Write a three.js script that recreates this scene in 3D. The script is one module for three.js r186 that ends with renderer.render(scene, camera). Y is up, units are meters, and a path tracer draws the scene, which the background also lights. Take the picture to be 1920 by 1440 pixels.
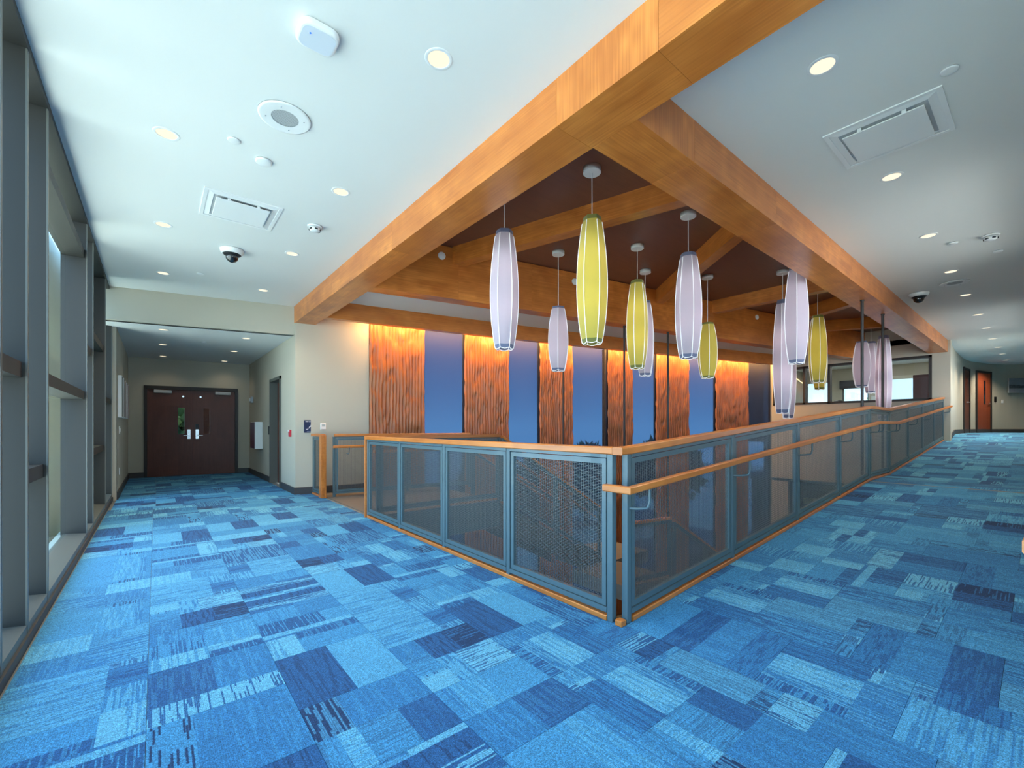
import * as THREE from 'three';
import { mergeGeometries } from 'three/addons/utils/BufferGeometryUtils.js';
import { RoundedBoxGeometry } from 'three/addons/geometries/RoundedBoxGeometry.js';
import { RectAreaLightUniformsLib } from 'three/addons/lights/RectAreaLightUniformsLib.js';
RectAreaLightUniformsLib.init();

/* ------------------------------------------------------------------ camera, sky, sun, exposure */
// Plan axes: X runs along the ramp, D (depth, world -z) runs along the glazed corridor; the camera stands at X = 0, D = 0.
const V = (X, y, D) => new THREE.Vector3(X, y, -D);
const scene = new THREE.Scene();
const renderer = new THREE.WebGLRenderer({ antialias: true });
renderer.toneMapping = THREE.LinearToneMapping;
renderer.toneMappingExposure = 3.7;
renderer.shadowMap.enabled = true;
const camera = new THREE.PerspectiveCamera(2 * Math.atan(720 / 819) * 180 / Math.PI, 1920 / 1440, 0.05, 400);
camera.position.copy(V(0, 1.2, 0));
camera.lookAt(V(0.632, 1.2, 0.775));
camera.setViewOffset(1920, 1440, 0, -80, 1920, 1440);   // shift lens: verticals stay upright
camera.updateProjectionMatrix();

{ // clear blue sky, paler at the horizon
  const w = 64, h = 256, a = new Float32Array(w * h * 4);
  for (let j = 0; j < h; j++) {
    const el = ((j + 0.5) / h - 0.5) * Math.PI, s = Math.max(0, Math.sin(el));
    const k = Math.exp(-s * 11.0);
    const c = [0.20 + 0.75 * k, 0.38 + 0.72 * k, 0.68 + 0.62 * k];
    for (let i = 0; i < w; i++) a.set([...c, 1], (j * w + i) * 4);
  }
  const t = new THREE.DataTexture(a, w, h, THREE.RGBAFormat, THREE.FloatType);
  t.mapping = THREE.EquirectangularReflectionMapping; t.magFilter = THREE.LinearFilter; t.needsUpdate = true;
  scene.background = t; scene.backgroundIntensity = 2.6;
}
const sun = new THREE.DirectionalLight(0xfff2dc, 9);
sun.position.copy(V(5.5, 38, -20)); sun.target.position.copy(V(4, 0, 4));
sun.castShadow = true; sun.shadow.mapSize.set(2048, 2048);
Object.assign(sun.shadow.camera, { left: -45, right: 45, top: 45, bottom: -45, near: 1, far: 140 });
scene.add(sun, sun.target);

/* ------------------------------------------------------------------ helpers */
let seed = 20240611;
const rnd = () => { seed = (seed + 0x6D2B79F5) | 0; let t = Math.imul(seed ^ (seed >>> 15), 1 | seed); t = (t + Math.imul(t ^ (t >>> 7), 61 | t)) ^ t; return ((t ^ (t >>> 14)) >>> 0) / 4294967296; };
const rr = (a, b) => a + (b - a) * rnd();
const hash = (x, y, k = 0) => { let h = Math.imul(x | 0, 374761393) ^ Math.imul(y | 0, 668265263) ^ Math.imul(k | 0, 2147483647 ^ 961748927); h = Math.imul(h ^ (h >>> 13), 1274126177); return ((h ^ (h >>> 16)) >>> 0) / 4294967296; };
const sm = (t) => t * t * (3 - 2 * t);
const noise = (x, y, k = 0) => { const i = Math.floor(x), j = Math.floor(y), u = sm(x - i), v = sm(y - j); const a = hash(i, j, k), b = hash(i + 1, j, k), c = hash(i, j + 1, k), d = hash(i + 1, j + 1, k); return (a + (b - a) * u) * (1 - v) + (c + (d - c) * u) * v; };
const clamp = (v, a = 0, b = 1) => Math.min(b, Math.max(a, v));
function dataTex(w, h, f, srgb = true) {
  const a = new Uint8Array(w * h * 4);
  for (let j = 0; j < h; j++) for (let i = 0; i < w; i++) { const c = f(i, j); const o = (j * w + i) * 4; a[o] = clamp(c[0]) * 255; a[o + 1] = clamp(c[1]) * 255; a[o + 2] = clamp(c[2]) * 255; a[o + 3] = 255; }
  const t = new THREE.DataTexture(a, w, h); t.wrapS = t.wrapT = THREE.RepeatWrapping; t.magFilter = THREE.LinearFilter; t.minFilter = THREE.LinearMipmapLinearFilter; t.generateMipmaps = true;
  if (srgb) t.colorSpace = THREE.SRGBColorSpace; t.needsUpdate = true; return t;
}
const used = {};
function numbered(n) { const k = used[n] = (used[n] ?? -1) + 1; return k ? n + '_' + String(k).padStart(3, '0') : n; }
const shade = (m) => { m.castShadow = true; m.receiveShadow = true; return m; };
const flat = (g) => { const r = g.index ? g.toNonIndexed() : g; for (const k of Object.keys(r.attributes)) if (!['position', 'normal', 'uv'].includes(k)) r.deleteAttribute(k); return r; };
const merge = (gs) => Array.isArray(gs) ? (gs.length === 1 ? gs[0] : mergeGeometries(gs.map(flat))) : gs;
function mesh(name, gs, m, parent) { const o = shade(new THREE.Mesh(merge(gs), m)); o.name = name; if (parent) parent.add(o); return o; }
function tag(o, label, category, group) { o.name = numbered(o.name); o.userData.label = label; o.userData.category = category; if (group) o.userData.group = group; scene.add(o); return o; }
function thing(name, label, category, group, at, turn = 0) { const o = new THREE.Group(); o.name = name; if (at) o.position.copy(at); o.rotation.y = turn; return tag(o, label, category, group); }
function struct(name, gs, m, parent) { const o = mesh(name, gs, m, parent); if (!parent) { o.name = numbered(name); o.userData.kind = 'structure'; scene.add(o); } return o; }
function structGroup(name) { const o = new THREE.Group(); o.name = numbered(name); o.userData.kind = 'structure'; scene.add(o); return o; }
const partLabel = (o, l) => { o.userData.label = l; return o; };
const stuff = (o) => { o.userData.kind = 'stuff'; return o; };

// six-sided solid from four bottom and four top corners (same turn); u runs along the longer edge of each face, in metres
function hexa(b, t) {
  const pos = [], uv = [];
  const f = (p, q, r, s) => { // p q r s round the face
    const l1 = p.distanceTo(q), l2 = q.distanceTo(r), off = p.x * 0.37 + p.y * 0.61 - p.z * 0.53;
    const U = l1 >= l2 ? [[0, 0], [l1, 0], [l1, l2], [0, l2]] : [[0, 0], [0, l1], [l2, l1], [l2, 0]];
    [[p, 0], [q, 1], [r, 2], [p, 0], [r, 2], [s, 3]].forEach(([v, k]) => { pos.push(v.x, v.y, v.z); uv.push(U[k][0] + off, U[k][1] + off * 0.7); });
  };
  const ab = b[1].clone().sub(b[0]), ad = b[3].clone().sub(b[0]), up = t[0].clone().sub(b[0]);
  if (ab.cross(ad).dot(up) < 0) { b = [...b].reverse(); t = [...t].reverse(); }
  f(b[3], b[2], b[1], b[0]); f(t[0], t[1], t[2], t[3]);
  for (let i = 0; i < 4; i++) { const j = (i + 1) % 4; f(b[i], b[j], t[j], t[i]); }
  const g = new THREE.BufferGeometry(); g.setAttribute('position', new THREE.Float32BufferAttribute(pos, 3)); g.setAttribute('uv', new THREE.Float32BufferAttribute(uv, 2)); g.computeVertexNormals(); return g;
}
const box = (x0, x1, y0, y1, d0, d1) => hexa([V(x0, y0, d0), V(x1, y0, d0), V(x1, y0, d1), V(x0, y0, d1)], [V(x0, y1, d0), V(x1, y1, d0), V(x1, y1, d1), V(x0, y1, d1)]);
// profile [[side, up], ...] carried along a line, ends cut plumb, corners mitred
function sweep(pts, sec) {
  const n = pts.length, rings = [], len = [0];
  for (let i = 0; i < n; i++) {
    const a = pts[Math.max(0, i - 1)], b = pts[i], c = pts[Math.min(n - 1, i + 1)];
    const h = (p, q) => { const d = new THREE.Vector3(q.x - p.x, 0, q.z - p.z); return d.normalize(); };
    const d1 = i > 0 ? h(a, b) : h(b, c), d2 = i < n - 1 ? h(b, c) : d1, t = d1.clone().add(d2).normalize();
    const k = 1 / Math.max(0.35, t.dot(d1)), side = new THREE.Vector3(-t.z, 0, t.x).multiplyScalar(k);
    rings.push(sec.map(([s, u]) => b.clone().addScaledVector(side, s).add(new THREE.Vector3(0, u, 0))));
    if (i) len.push(len[i - 1] + b.distanceTo(a));
  }
  const per = [0]; for (let j = 0; j < sec.length; j++) { const p = sec[j], q = sec[(j + 1) % sec.length]; per.push(per[j] + Math.hypot(p[0] - q[0], p[1] - q[1])); }
  const pos = [], uv = [], off = pts[0].x * 0.31 - pts[0].z * 0.47;
  const put = (v, a, b) => { pos.push(v.x, v.y, v.z); uv.push(a + off, b + off); };
  for (let i = 0; i < n - 1; i++) for (let j = 0; j < sec.length; j++) {
    const k = (j + 1) % sec.length, A = rings[i][j], B = rings[i + 1][j], C = rings[i + 1][k], D = rings[i][k];
    put(A, len[i], per[j]); put(B, len[i + 1], per[j]); put(C, len[i + 1], per[j + 1]); put(A, len[i], per[j]); put(C, len[i + 1], per[j + 1]); put(D, len[i], per[j + 1]);
  }
  for (const [r, rev] of [[rings[0], false], [rings[n - 1], true]]) for (let j = 1; j < sec.length - 1; j++) { const q = rev ? [0, j + 1, j] : [0, j, j + 1]; q.forEach((k) => put(r[k], sec[k][0], sec[k][1])); }
  const g = new THREE.BufferGeometry(); g.setAttribute('position', new THREE.Float32BufferAttribute(pos, 3)); g.setAttribute('uv', new THREE.Float32BufferAttribute(uv, 2)); g.computeVertexNormals(); return g;
}
const rect = (w, h, y = 0) => [[-w / 2, y], [w / 2, y], [w / 2, y + h], [-w / 2, y + h]];
const chamf = (w, h, c, y = 0) => [[-w / 2 + c, y], [w / 2 - c, y], [w / 2, y + c], [w / 2, y + h - c], [w / 2 - c, y + h], [-w / 2 + c, y + h], [-w / 2, y + h - c], [-w / 2, y + c]];
const bar = (a, b, w, h, y = 0) => sweep([a, b], rect(w, h, y));
function slab(poly, y0, y1, hole) { // plan polygon [[X, D], ...] given a thickness
  const s = new THREE.Shape(poly.map(([x, d]) => new THREE.Vector2(x, d)));
  if (hole) s.holes.push(new THREE.Path(hole.map(([x, d]) => new THREE.Vector2(x, d))));
  const g = new THREE.ExtrudeGeometry(s, { depth: y1 - y0, bevelEnabled: false }); g.rotateX(-Math.PI / 2); g.translate(0, y0, 0); return flat(g);
}
function tube(pts, r, seg = 6, rad = 6) { return new THREE.TubeGeometry(new THREE.CatmullRomCurve3(pts, false, 'catmullrom', 0.1), seg, r, rad, false); }
const cyl = (r0, r1, h, at, n = 24) => { const g = new THREE.CylinderGeometry(r0, r1, h, n); g.translate(at.x, at.y, at.z); return g; };
const lathe = (pts, at, n = 32) => { const g = new THREE.LatheGeometry(pts.map(([r, y]) => new THREE.Vector2(r, y)), n); if (at) g.translate(at.x, at.y, at.z); return g; };

/* ------------------------------------------------------------------ materials */
const mat = (c, rough = 0.6, o = {}) => new THREE.MeshStandardMaterial({ color: new THREE.Color().setRGB(...c), roughness: rough, ...o });
const phys = (c, rough, o) => new THREE.MeshPhysicalMaterial({ color: new THREE.Color().setRGB(...c), roughness: rough, ...o });
function woodTex(k, lo, hi, fig = 0.35) { // grain runs along u; 2 m by 1 m
  return dataTex(1024, 512, (i, j) => {
    const x = i / 1024, y = j / 512, warp = noise(x * 4, y * 3, k) * 0.5 + noise(x * 9, y * 7, k + 1) * 0.2;
    const per = (X, Y, sx, sy, s) => { const a = noise(X * sx, Y * sy, s), b = noise((X - 1) * sx, Y * sy, s), t = sm(X); const c = noise(X * sx, (Y - 1) * sy, s), d = noise((X - 1) * sx, (Y - 1) * sy, s), u = sm(Y); return (a * (1 - t) + b * t) * (1 - u) + (c * (1 - t) + d * t) * u; };
    const grain = per(x, y + warp * 0.01, 5, 120, k + 2) * 0.6 + per(x, y, 14, 250, k + 3) * 0.4, figure = per(x, y, 7, 9, k + 4) * 0.6 + per(x, y, 22, 16, k + 5) * 0.4;
    const v = clamp(0.5 + (grain - 0.5) * 0.55 + (figure - 0.5) * fig * 2);
    return lo.map((l, q) => l + (hi[q] - l) * v);
  });
}
const tMaple = woodTex(11, [0.65, 0.345, 0.12], [0.91, 0.575, 0.27], 0.42);
tMaple.repeat.set(0.5, 1);
const tCherry = woodTex(41, [0.33, 0.17, 0.12], [0.47, 0.26, 0.19], 0.3); tCherry.repeat.set(0.5, 1);
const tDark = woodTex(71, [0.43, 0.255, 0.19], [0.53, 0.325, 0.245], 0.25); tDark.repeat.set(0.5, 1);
const tCarve = woodTex(91, [0.56, 0.32, 0.175], [0.78, 0.48, 0.28], 0.3); tCarve.repeat.set(0.5, 1);
const tWeave = dataTex(128, 128, (i, j) => { const v = 0.42 + 0.2 * Math.sin(i / 128 * Math.PI * 2 * 16) * Math.sin(j / 128 * Math.PI * 2 * 16) + 0.3 * (hash(i, j, 5) - 0.5); return [v, v, v]; }, false);
tWeave.repeat.set(8, 8);
const M = {
  maple: phys([1, 1, 1], 0.36, { map: tMaple, clearcoat: 0.25, clearcoatRoughness: 0.25 }),
  cherry: phys([1, 1, 1], 0.45, { map: tCherry }),
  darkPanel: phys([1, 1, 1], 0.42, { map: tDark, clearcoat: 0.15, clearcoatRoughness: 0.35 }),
  carve: phys([1, 1, 1], 0.42, { map: tCarve }),
  wall: mat([0.52, 0.48, 0.385], 0.85, { bumpMap: tWeave, bumpScale: 0.0006 }),
  ceiling: mat([0.76, 0.77, 0.745], 0.9),
  white: mat([0.82, 0.83, 0.82], 0.45),
  steel: phys([0.085, 0.135, 0.150], 0.42, { clearcoat: 0.2 }),
  wire: mat([0.13, 0.145, 0.145], 0.45, { metalness: 0.3 }),
  alu: mat([0.026, 0.025, 0.022], 0.55, { metalness: 0.1 }),
  aluLight: mat([0.12, 0.125, 0.112], 0.45, { metalness: 0.2 }),
  base: mat([0.055, 0.055, 0.058], 0.6),
  concrete: mat([0.62, 0.66, 0.59], 0.9),
  slabGrey: mat([0.20, 0.20, 0.19], 0.9),
  rubber: mat([0.15, 0.13, 0.11], 0.8),
  chrome: mat([0.7, 0.72, 0.72], 0.25, { metalness: 1 }),
  black: mat([0.012, 0.012, 0.014], 0.4),
  blackGloss: phys([0.01, 0.01, 0.012], 0.08, { clearcoat: 1 }),
  redBox: mat([0.55, 0.02, 0.04], 0.4),
  navy: mat([0.012, 0.035, 0.11], 0.5),
  frameDark: mat([0.030, 0.024, 0.022], 0.5),
  grille: mat([0.50, 0.52, 0.53], 0.6),
  glow: new THREE.MeshStandardMaterial({ color: 0x000000, emissive: new THREE.Color().setRGB(1, 0.86, 0.62), emissiveIntensity: 0.34, roughness: 0.5 }),
  clear: phys([0.93, 0.97, 0.95], 0.0, { transmission: 1, thickness: 0, ior: 1.45 }),
  greenGlass: phys([0.66, 0.78, 0.74], 0.0, { transmission: 1, thickness: 0, ior: 1.45 }),
  blueGlass: phys([0.062, 0.17, 0.27], 0.0, { transmission: 1, thickness: 0, ior: 1.5, specularIntensity: 0.4 }),
  screen: phys([0.16, 0.16, 0.195], 0.4, { transmission: 0.8, thickness: 0, specularIntensity: 0.2, side: THREE.DoubleSide }),
  smoke: phys([0.36, 0.41, 0.405], 0.0, { transmission: 1, thickness: 0, ior: 1.45 }),
  office: phys([0.16, 0.19, 0.18], 0.0, { transmission: 1, thickness: 0, ior: 1.45 }),
  dusk: phys([0.05, 0.06, 0.06], 0.0, { transmission: 1, thickness: 0, ior: 1.45 }),
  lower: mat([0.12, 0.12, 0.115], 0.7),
};

/* ------------------------------------------------------------------ levels and lines of the plan */
const H = 3.33, HB = 3.035, HD = 3.78, LOW = -3.65;
const floorY = (X) => X < 2.2 ? 0 : X < 7.96 ? (X - 2.2) * 0.0735 : X < 9.19 ? 0.4234 : X < 17.0 ? 0.4234 + (X - 9.19) * 0.0735 : 0.998;
const wallD = (X) => 8.4 - 0.1501 * (X - 1.91) - 0.005357 * (X - 1.91) ** 2;      // back wall with the carved panels
const wallPts = (x0, x1, off, y, n = 12) => Array.from({ length: n + 1 }, (_, i) => { const X = x0 + (x1 - x0) * i / n; return V(X, y, wallD(X) - off); });
const beamCD = (X) => 5.6 - 0.19 * (X - 2.23);

/* ------------------------------------------------------------------ ground outside */
struct('ground', box(-45, 60, LOW - 0.5, LOW - 0.25, -45, 34), mat([0.52, 0.53, 0.50], 0.95));

/* ------------------------------------------------------------------ floors */
const floor = structGroup('floor');
mesh('subfloor', slab([[-0.8, -4.2], [2.24, -4.2], [2.24, 5.62], [4.3, 5.62], [4.3, 7.95], [2.0, 8.35], [2.0, 13.7], [-0.8, 13.7]], -0.42, -0.008), M.slabGrey, floor);
{
  const xs = [2.24, 7.96, 9.19, 17.0, 24.5];
  for (let i = 0; i < 4; i++) { const a = floorY(xs[i]) - 0.008, b = floorY(xs[i + 1] - 1e-6) - 0.008; mesh('subfloor', hexa([V(xs[i], a - 0.41, -4.2), V(xs[i + 1], b - 0.41, -4.2), V(xs[i + 1], b - 0.41, 1.64), V(xs[i], a - 0.41, 1.64)], [V(xs[i], a, -4.2), V(xs[i + 1], b, -4.2), V(xs[i + 1], b, 1.64), V(xs[i], a, 1.64)]), M.slabGrey, floor); }
}
{ // carpet tiles 0.5 m, dyed in patches with streaks
  const N = 4, S = 512, pal = [[0.375, 0.645, 0.765], [0.31, 0.59, 0.735], [0.245, 0.525, 0.695], [0.19, 0.445, 0.63], [0.145, 0.34, 0.525], [0.11, 0.225, 0.37]];
  const tex = new Uint8Array(N * S * N * S * 4), W = N * S;
  for (let ty = 0; ty < N; ty++) for (let tx = 0; tx < N; tx++) {
    const id = ty * N + tx, patches = [];
    const cut = (x, y, w, h, d) => {
      if (d > 0 && (w > 120 || h > 120) && rnd() < (d >= 3 ? 0.97 : 0.6)) {
        if (w > h ? rnd() < 0.75 : rnd() < 0.25) { const c = Math.round(w * [0.5, 0.5, 0.3, 0.7][rnd() * 4 | 0]); cut(x, y, c, h, d - 1); cut(x + c, y, w - c, h, d - 1); }
        else { const c = Math.round(h * [0.5, 0.5, 0.3, 0.7, 0.15][rnd() * 5 | 0]); cut(x, y, w, c, d - 1); cut(x, y + c, w, h - c, d - 1); }
      } else { const k = [0, 1, 1, 2, 2, 3, 3, 4, 5, 4, 2, 3][rnd() * 12 | 0]; patches.push({ x, y, w, h, a: pal[k], b: pal[clamp(k + (k < 3 ? [1, 2, 2, 3, 4, -1] : [-1, -2, -3, 1, -2, -4])[rnd() * 6 | 0], 0, 5)], st: [0.3, 0.55, 0.75, 0.9, 1][rnd() * 5 | 0], dens: rr(0.25, 0.62), along: rnd() < 0.6, pitch: rr(5.5, 9.5), seg: rr(50, 220), ph: rnd() * 999 | 0 }); }
    };
    cut(0, 0, S, S, 3);
    for (const p of patches) for (let y = p.y; y < p.y + p.h; y++) for (let x = p.x; x < p.x + p.w; x++) {
      const s = p.along ? x : y, l = p.along ? y : x;
      const q0 = (s + (hash(x >> 1, l >> 3, 77) - 0.5) * 2.2) / p.pitch, li = Math.floor(q0), fr = q0 - li, sg = Math.floor(l / p.seg + hash(li, p.ph, 5) * 7);
      const on = hash(li, sg + p.ph, id + 7) < p.dens ? 1 : 0, streak = on * p.st * clamp(1.6 - Math.abs(fr - 0.5) * 2.2);
      const loop = (hash(x >> 2, y >> 2, id) - 0.5) * 0.28 + (hash(x >> 1, y >> 1, id + 3) - 0.5) * 0.26 + Math.sin(s * 0.9) * 0.03;
      const o = (((ty * S + y) * W) + tx * S + x) * 4;
      for (let q = 0; q < 3; q++) tex[o + q] = clamp((p.a[q] * (1 - streak) + p.b[q] * streak) * (1 + loop * 1.3)) * 255;
      tex[o + 3] = 255;
    }
  }
  const map = new THREE.DataTexture(tex, W, W); map.colorSpace = THREE.SRGBColorSpace; map.magFilter = THREE.LinearFilter; map.minFilter = THREE.LinearMipmapLinearFilter; map.generateMipmaps = true; map.needsUpdate = true;
  const carpet = new THREE.MeshStandardMaterial({ map, roughness: 0.95, bumpMap: map, bumpScale: 0.003 });
  const tiles = [];
  const tile = (x0, x1, d0, d1) => {
    if (x1 - x0 < 0.03 || d1 - d0 < 0.03) return;
    const e = 0.0008, lift = 0.0006 * rnd(), id = rnd() * 16 | 0, flipX = rnd() < 0.5, flipD = rnd() < 0.5;
    const P = (x, d, t) => V(x, floorY(x) + (t ? lift : -0.008), d);
    const g = hexa([P(x0 + e, d0 + e), P(x1 - e, d0 + e), P(x1 - e, d1 - e), P(x0 + e, d1 - e)], [P(x0 + e, d0 + e, 1), P(x1 - e, d0 + e, 1), P(x1 - e, d1 - e, 1), P(x0 + e, d1 - e, 1)]);
    const p = g.attributes.position, u = g.attributes.uv, ox = id % 4, oy = id >> 2;
    for (let i = 0; i < p.count; i++) { let a = clamp((p.getX(i) - x0) / 0.5, 0.004, 0.996), b = clamp((-p.getZ(i) - d0) / 0.5, 0.004, 0.996); if (flipX) a = 1 - a; if (flipD) b = 1 - b; u.setXY(i, (ox + a) / 4, (oy + b) / 4); }
    const X = (x0 + x1) / 2, D = (d0 + d1) / 2, z = 0.632 * X + 0.775 * D, xc = 0.775 * X - 0.632 * D;
    const dy = 1.2 - floorY(X), seen = z > 0.6 && Math.abs(xc / z) < 1.25 && dy > 0.05 && 819 * dy / z < 760;
    tiles.push({ g, rank: seen ? dy / z / z / z : 0 });
  };
  const cols = (x0, x1, d0, d1) => { let k = 0; for (let x = x0; x < x1 - 0.01; x += 0.5, k++) for (let d = d0 - (k % 2) * 0.25; d < d1 - 0.01; d += 0.5) tile(x, Math.min(x + 0.5, x1), Math.max(d, d0), Math.min(d + 0.5, d1)); };
  cols(-0.53, 2.2, 1.5, 8.5); cols(-0.5, 1.9, 8.5, 13.45); cols(-0.53, 2.2, -4, 1.5); cols(2.2, 15.06, -0.12, 1.61); cols(15.06, 24.0, -0.12, 1.7);
  cols(17.2, 24.0, -3.9, -0.12);
  tiles.sort((a, b) => b.rank - a.rank);
  tiles.forEach((t, i) => { if (i < 296) mesh('carpet_tile', t.g, carpet, floor); });
  stuff(mesh('carpet_tiles_beyond', tiles.slice(296).map((t) => t.g), carpet, floor));
}
// lower lobby floor and the dim space under the balcony
const lowFloor = structGroup('floor_lower');
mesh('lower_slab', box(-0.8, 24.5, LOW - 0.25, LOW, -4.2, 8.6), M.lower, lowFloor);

/* ------------------------------------------------------------------ ceilings */
const ceil = structGroup('ceiling');
{
  const outer = [[-0.8, -4.2], [24.5, -4.2], [24.5, 1.9], [15.2, 1.9]];
  for (let i = 0; i <= 12; i++) { const X = 15.2 - 13.3 * i / 12; outer.push([X, wallD(X) + 0.2]); }
  outer.push([-0.8, 9.15]);
  const hole = [[2.1, 1.76], [15.06, 1.76], [15.06, beamCD(15.06) + 0.12], [2.1, beamCD(2.1) + 0.12]];
  mesh('ceiling_board', slab(outer, H, H + 0.14, hole), M.ceiling, ceil);
}
struct('ceiling_hall', slab([[-0.8, 9.13], [2.15, 8.48], [2.15, 13.7], [-0.8, 13.7]], 2.83, 2.97), M.ceiling);
const ceilDark = structGroup('ceiling_atrium');
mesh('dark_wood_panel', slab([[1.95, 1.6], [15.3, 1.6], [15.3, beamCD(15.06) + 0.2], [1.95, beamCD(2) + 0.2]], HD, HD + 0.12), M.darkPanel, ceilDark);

/* ------------------------------------------------------------------ timber beams */
function beam(label, gs) { const t = thing('timber_beam', label, 'beam', 'timber beams round the stairwell'); return t; }
{
  const a = beam('long maple beam running over the left corridor edge towards the stair sign wall');
  // veneer lengths butt together with hairline joints
  const cutsA = [-4.1, -0.9, 1.2, 1.9, 4.3, 6.3, 8.5];
  for (let i = 0; i < cutsA.length - 1; i++) mesh('veneer_casing', box(1.9, 2.23, HB, HD + 0.1, cutsA[i] + 0.0008, cutsA[i + 1] - 0.0008), M.maple, a);
  const b = beam('long maple beam running to the right above the ramp railing');
  const cutsB = [2.231, 2.9, 4.35, 6.75, 9.2, 11.6, 14.0, 15.3];
  for (let i = 0; i < cutsB.length - 1; i++) mesh('veneer_casing', box(cutsB[i] + 0.0008, cutsB[i + 1] - 0.0008, HB, HD + 0.1, 1.55, 1.89), M.maple, b);
  const c = beam('deep maple beam across the back of the dark stairwell ceiling');
  const cutsC = [2.231, 3.39, 4.6, 6.6, 8.9, 11.2, 13.4, 15.06];
  for (let i = 0; i < cutsC.length - 1; i++) { const x0 = cutsC[i] + 0.0008, x1 = cutsC[i + 1] - 0.0008; mesh('veneer_casing', hexa([V(x0, HB, beamCD(x0)), V(x1, HB, beamCD(x1)), V(x1, HB, beamCD(x1) + 0.24), V(x0, HB, beamCD(x0) + 0.24)], [V(x0, HD - 0.012, beamCD(x0)), V(x1, HD - 0.012, beamCD(x1)), V(x1, HD - 0.012, beamCD(x1) + 0.24), V(x0, HD - 0.012, beamCD(x0) + 0.24)]), M.maple, c); }
  mesh('beam_core', hexa([V(2.23, HD - 0.013, beamCD(2.23) + 0.03), V(15.06, HD - 0.013, beamCD(15.06) + 0.03), V(15.06, HD - 0.013, beamCD(15.06) + 0.24), V(2.23, HD - 0.013, beamCD(2.23) + 0.24)], [V(2.23, HD, beamCD(2.23) + 0.03), V(15.06, HD, beamCD(15.06) + 0.03), V(15.06, HD, beamCD(15.06) + 0.24), V(2.23, HD, beamCD(2.23) + 0.24)]), M.maple, c);
  const cross = [
    [[3.38, 5.42], [4.42, 1.85], 'first slim cross beam from the left in the dark stairwell ceiling'],
    [[7.42, 4.68], [5.12, 1.85], 'second slim cross beam slanting the other way beside the tall lavender pendant'],
    [[8.92, 4.42], [8.92, 1.85], 'third cross beam square to the ramp beam in the dark ceiling'],
    [[11.3, 3.95], [10.05, 1.85], 'fourth cross beam slanting behind the right yellow-green pendant'],
    [[12.5, 3.72], [13.55, 1.85], 'fifth and farthest cross beam near the office windows'],
  ];
  for (const [p, q, l] of cross) { const t = thing('cross_beam', l, 'beam', 'cross beams under the dark ceiling'); mesh('veneer_casing', bar(V(p[0], HD - 0.25, p[1]), V(q[0], HD - 0.25, q[1]), 0.17, 0.25), M.maple, t); }
}
// lower fascia in front of the lit cove along the carved wall
const fascia = tag(mesh('cove_fascia', sweep(wallPts(2.23, 15.06, 0.6, 0, 14), [[0.09, HB], [0.09, H], [-0.03, H], [-0.03, HB]]), M.maple), 'long maple fascia board hiding the cove light above the carved wall', 'fascia');

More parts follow.
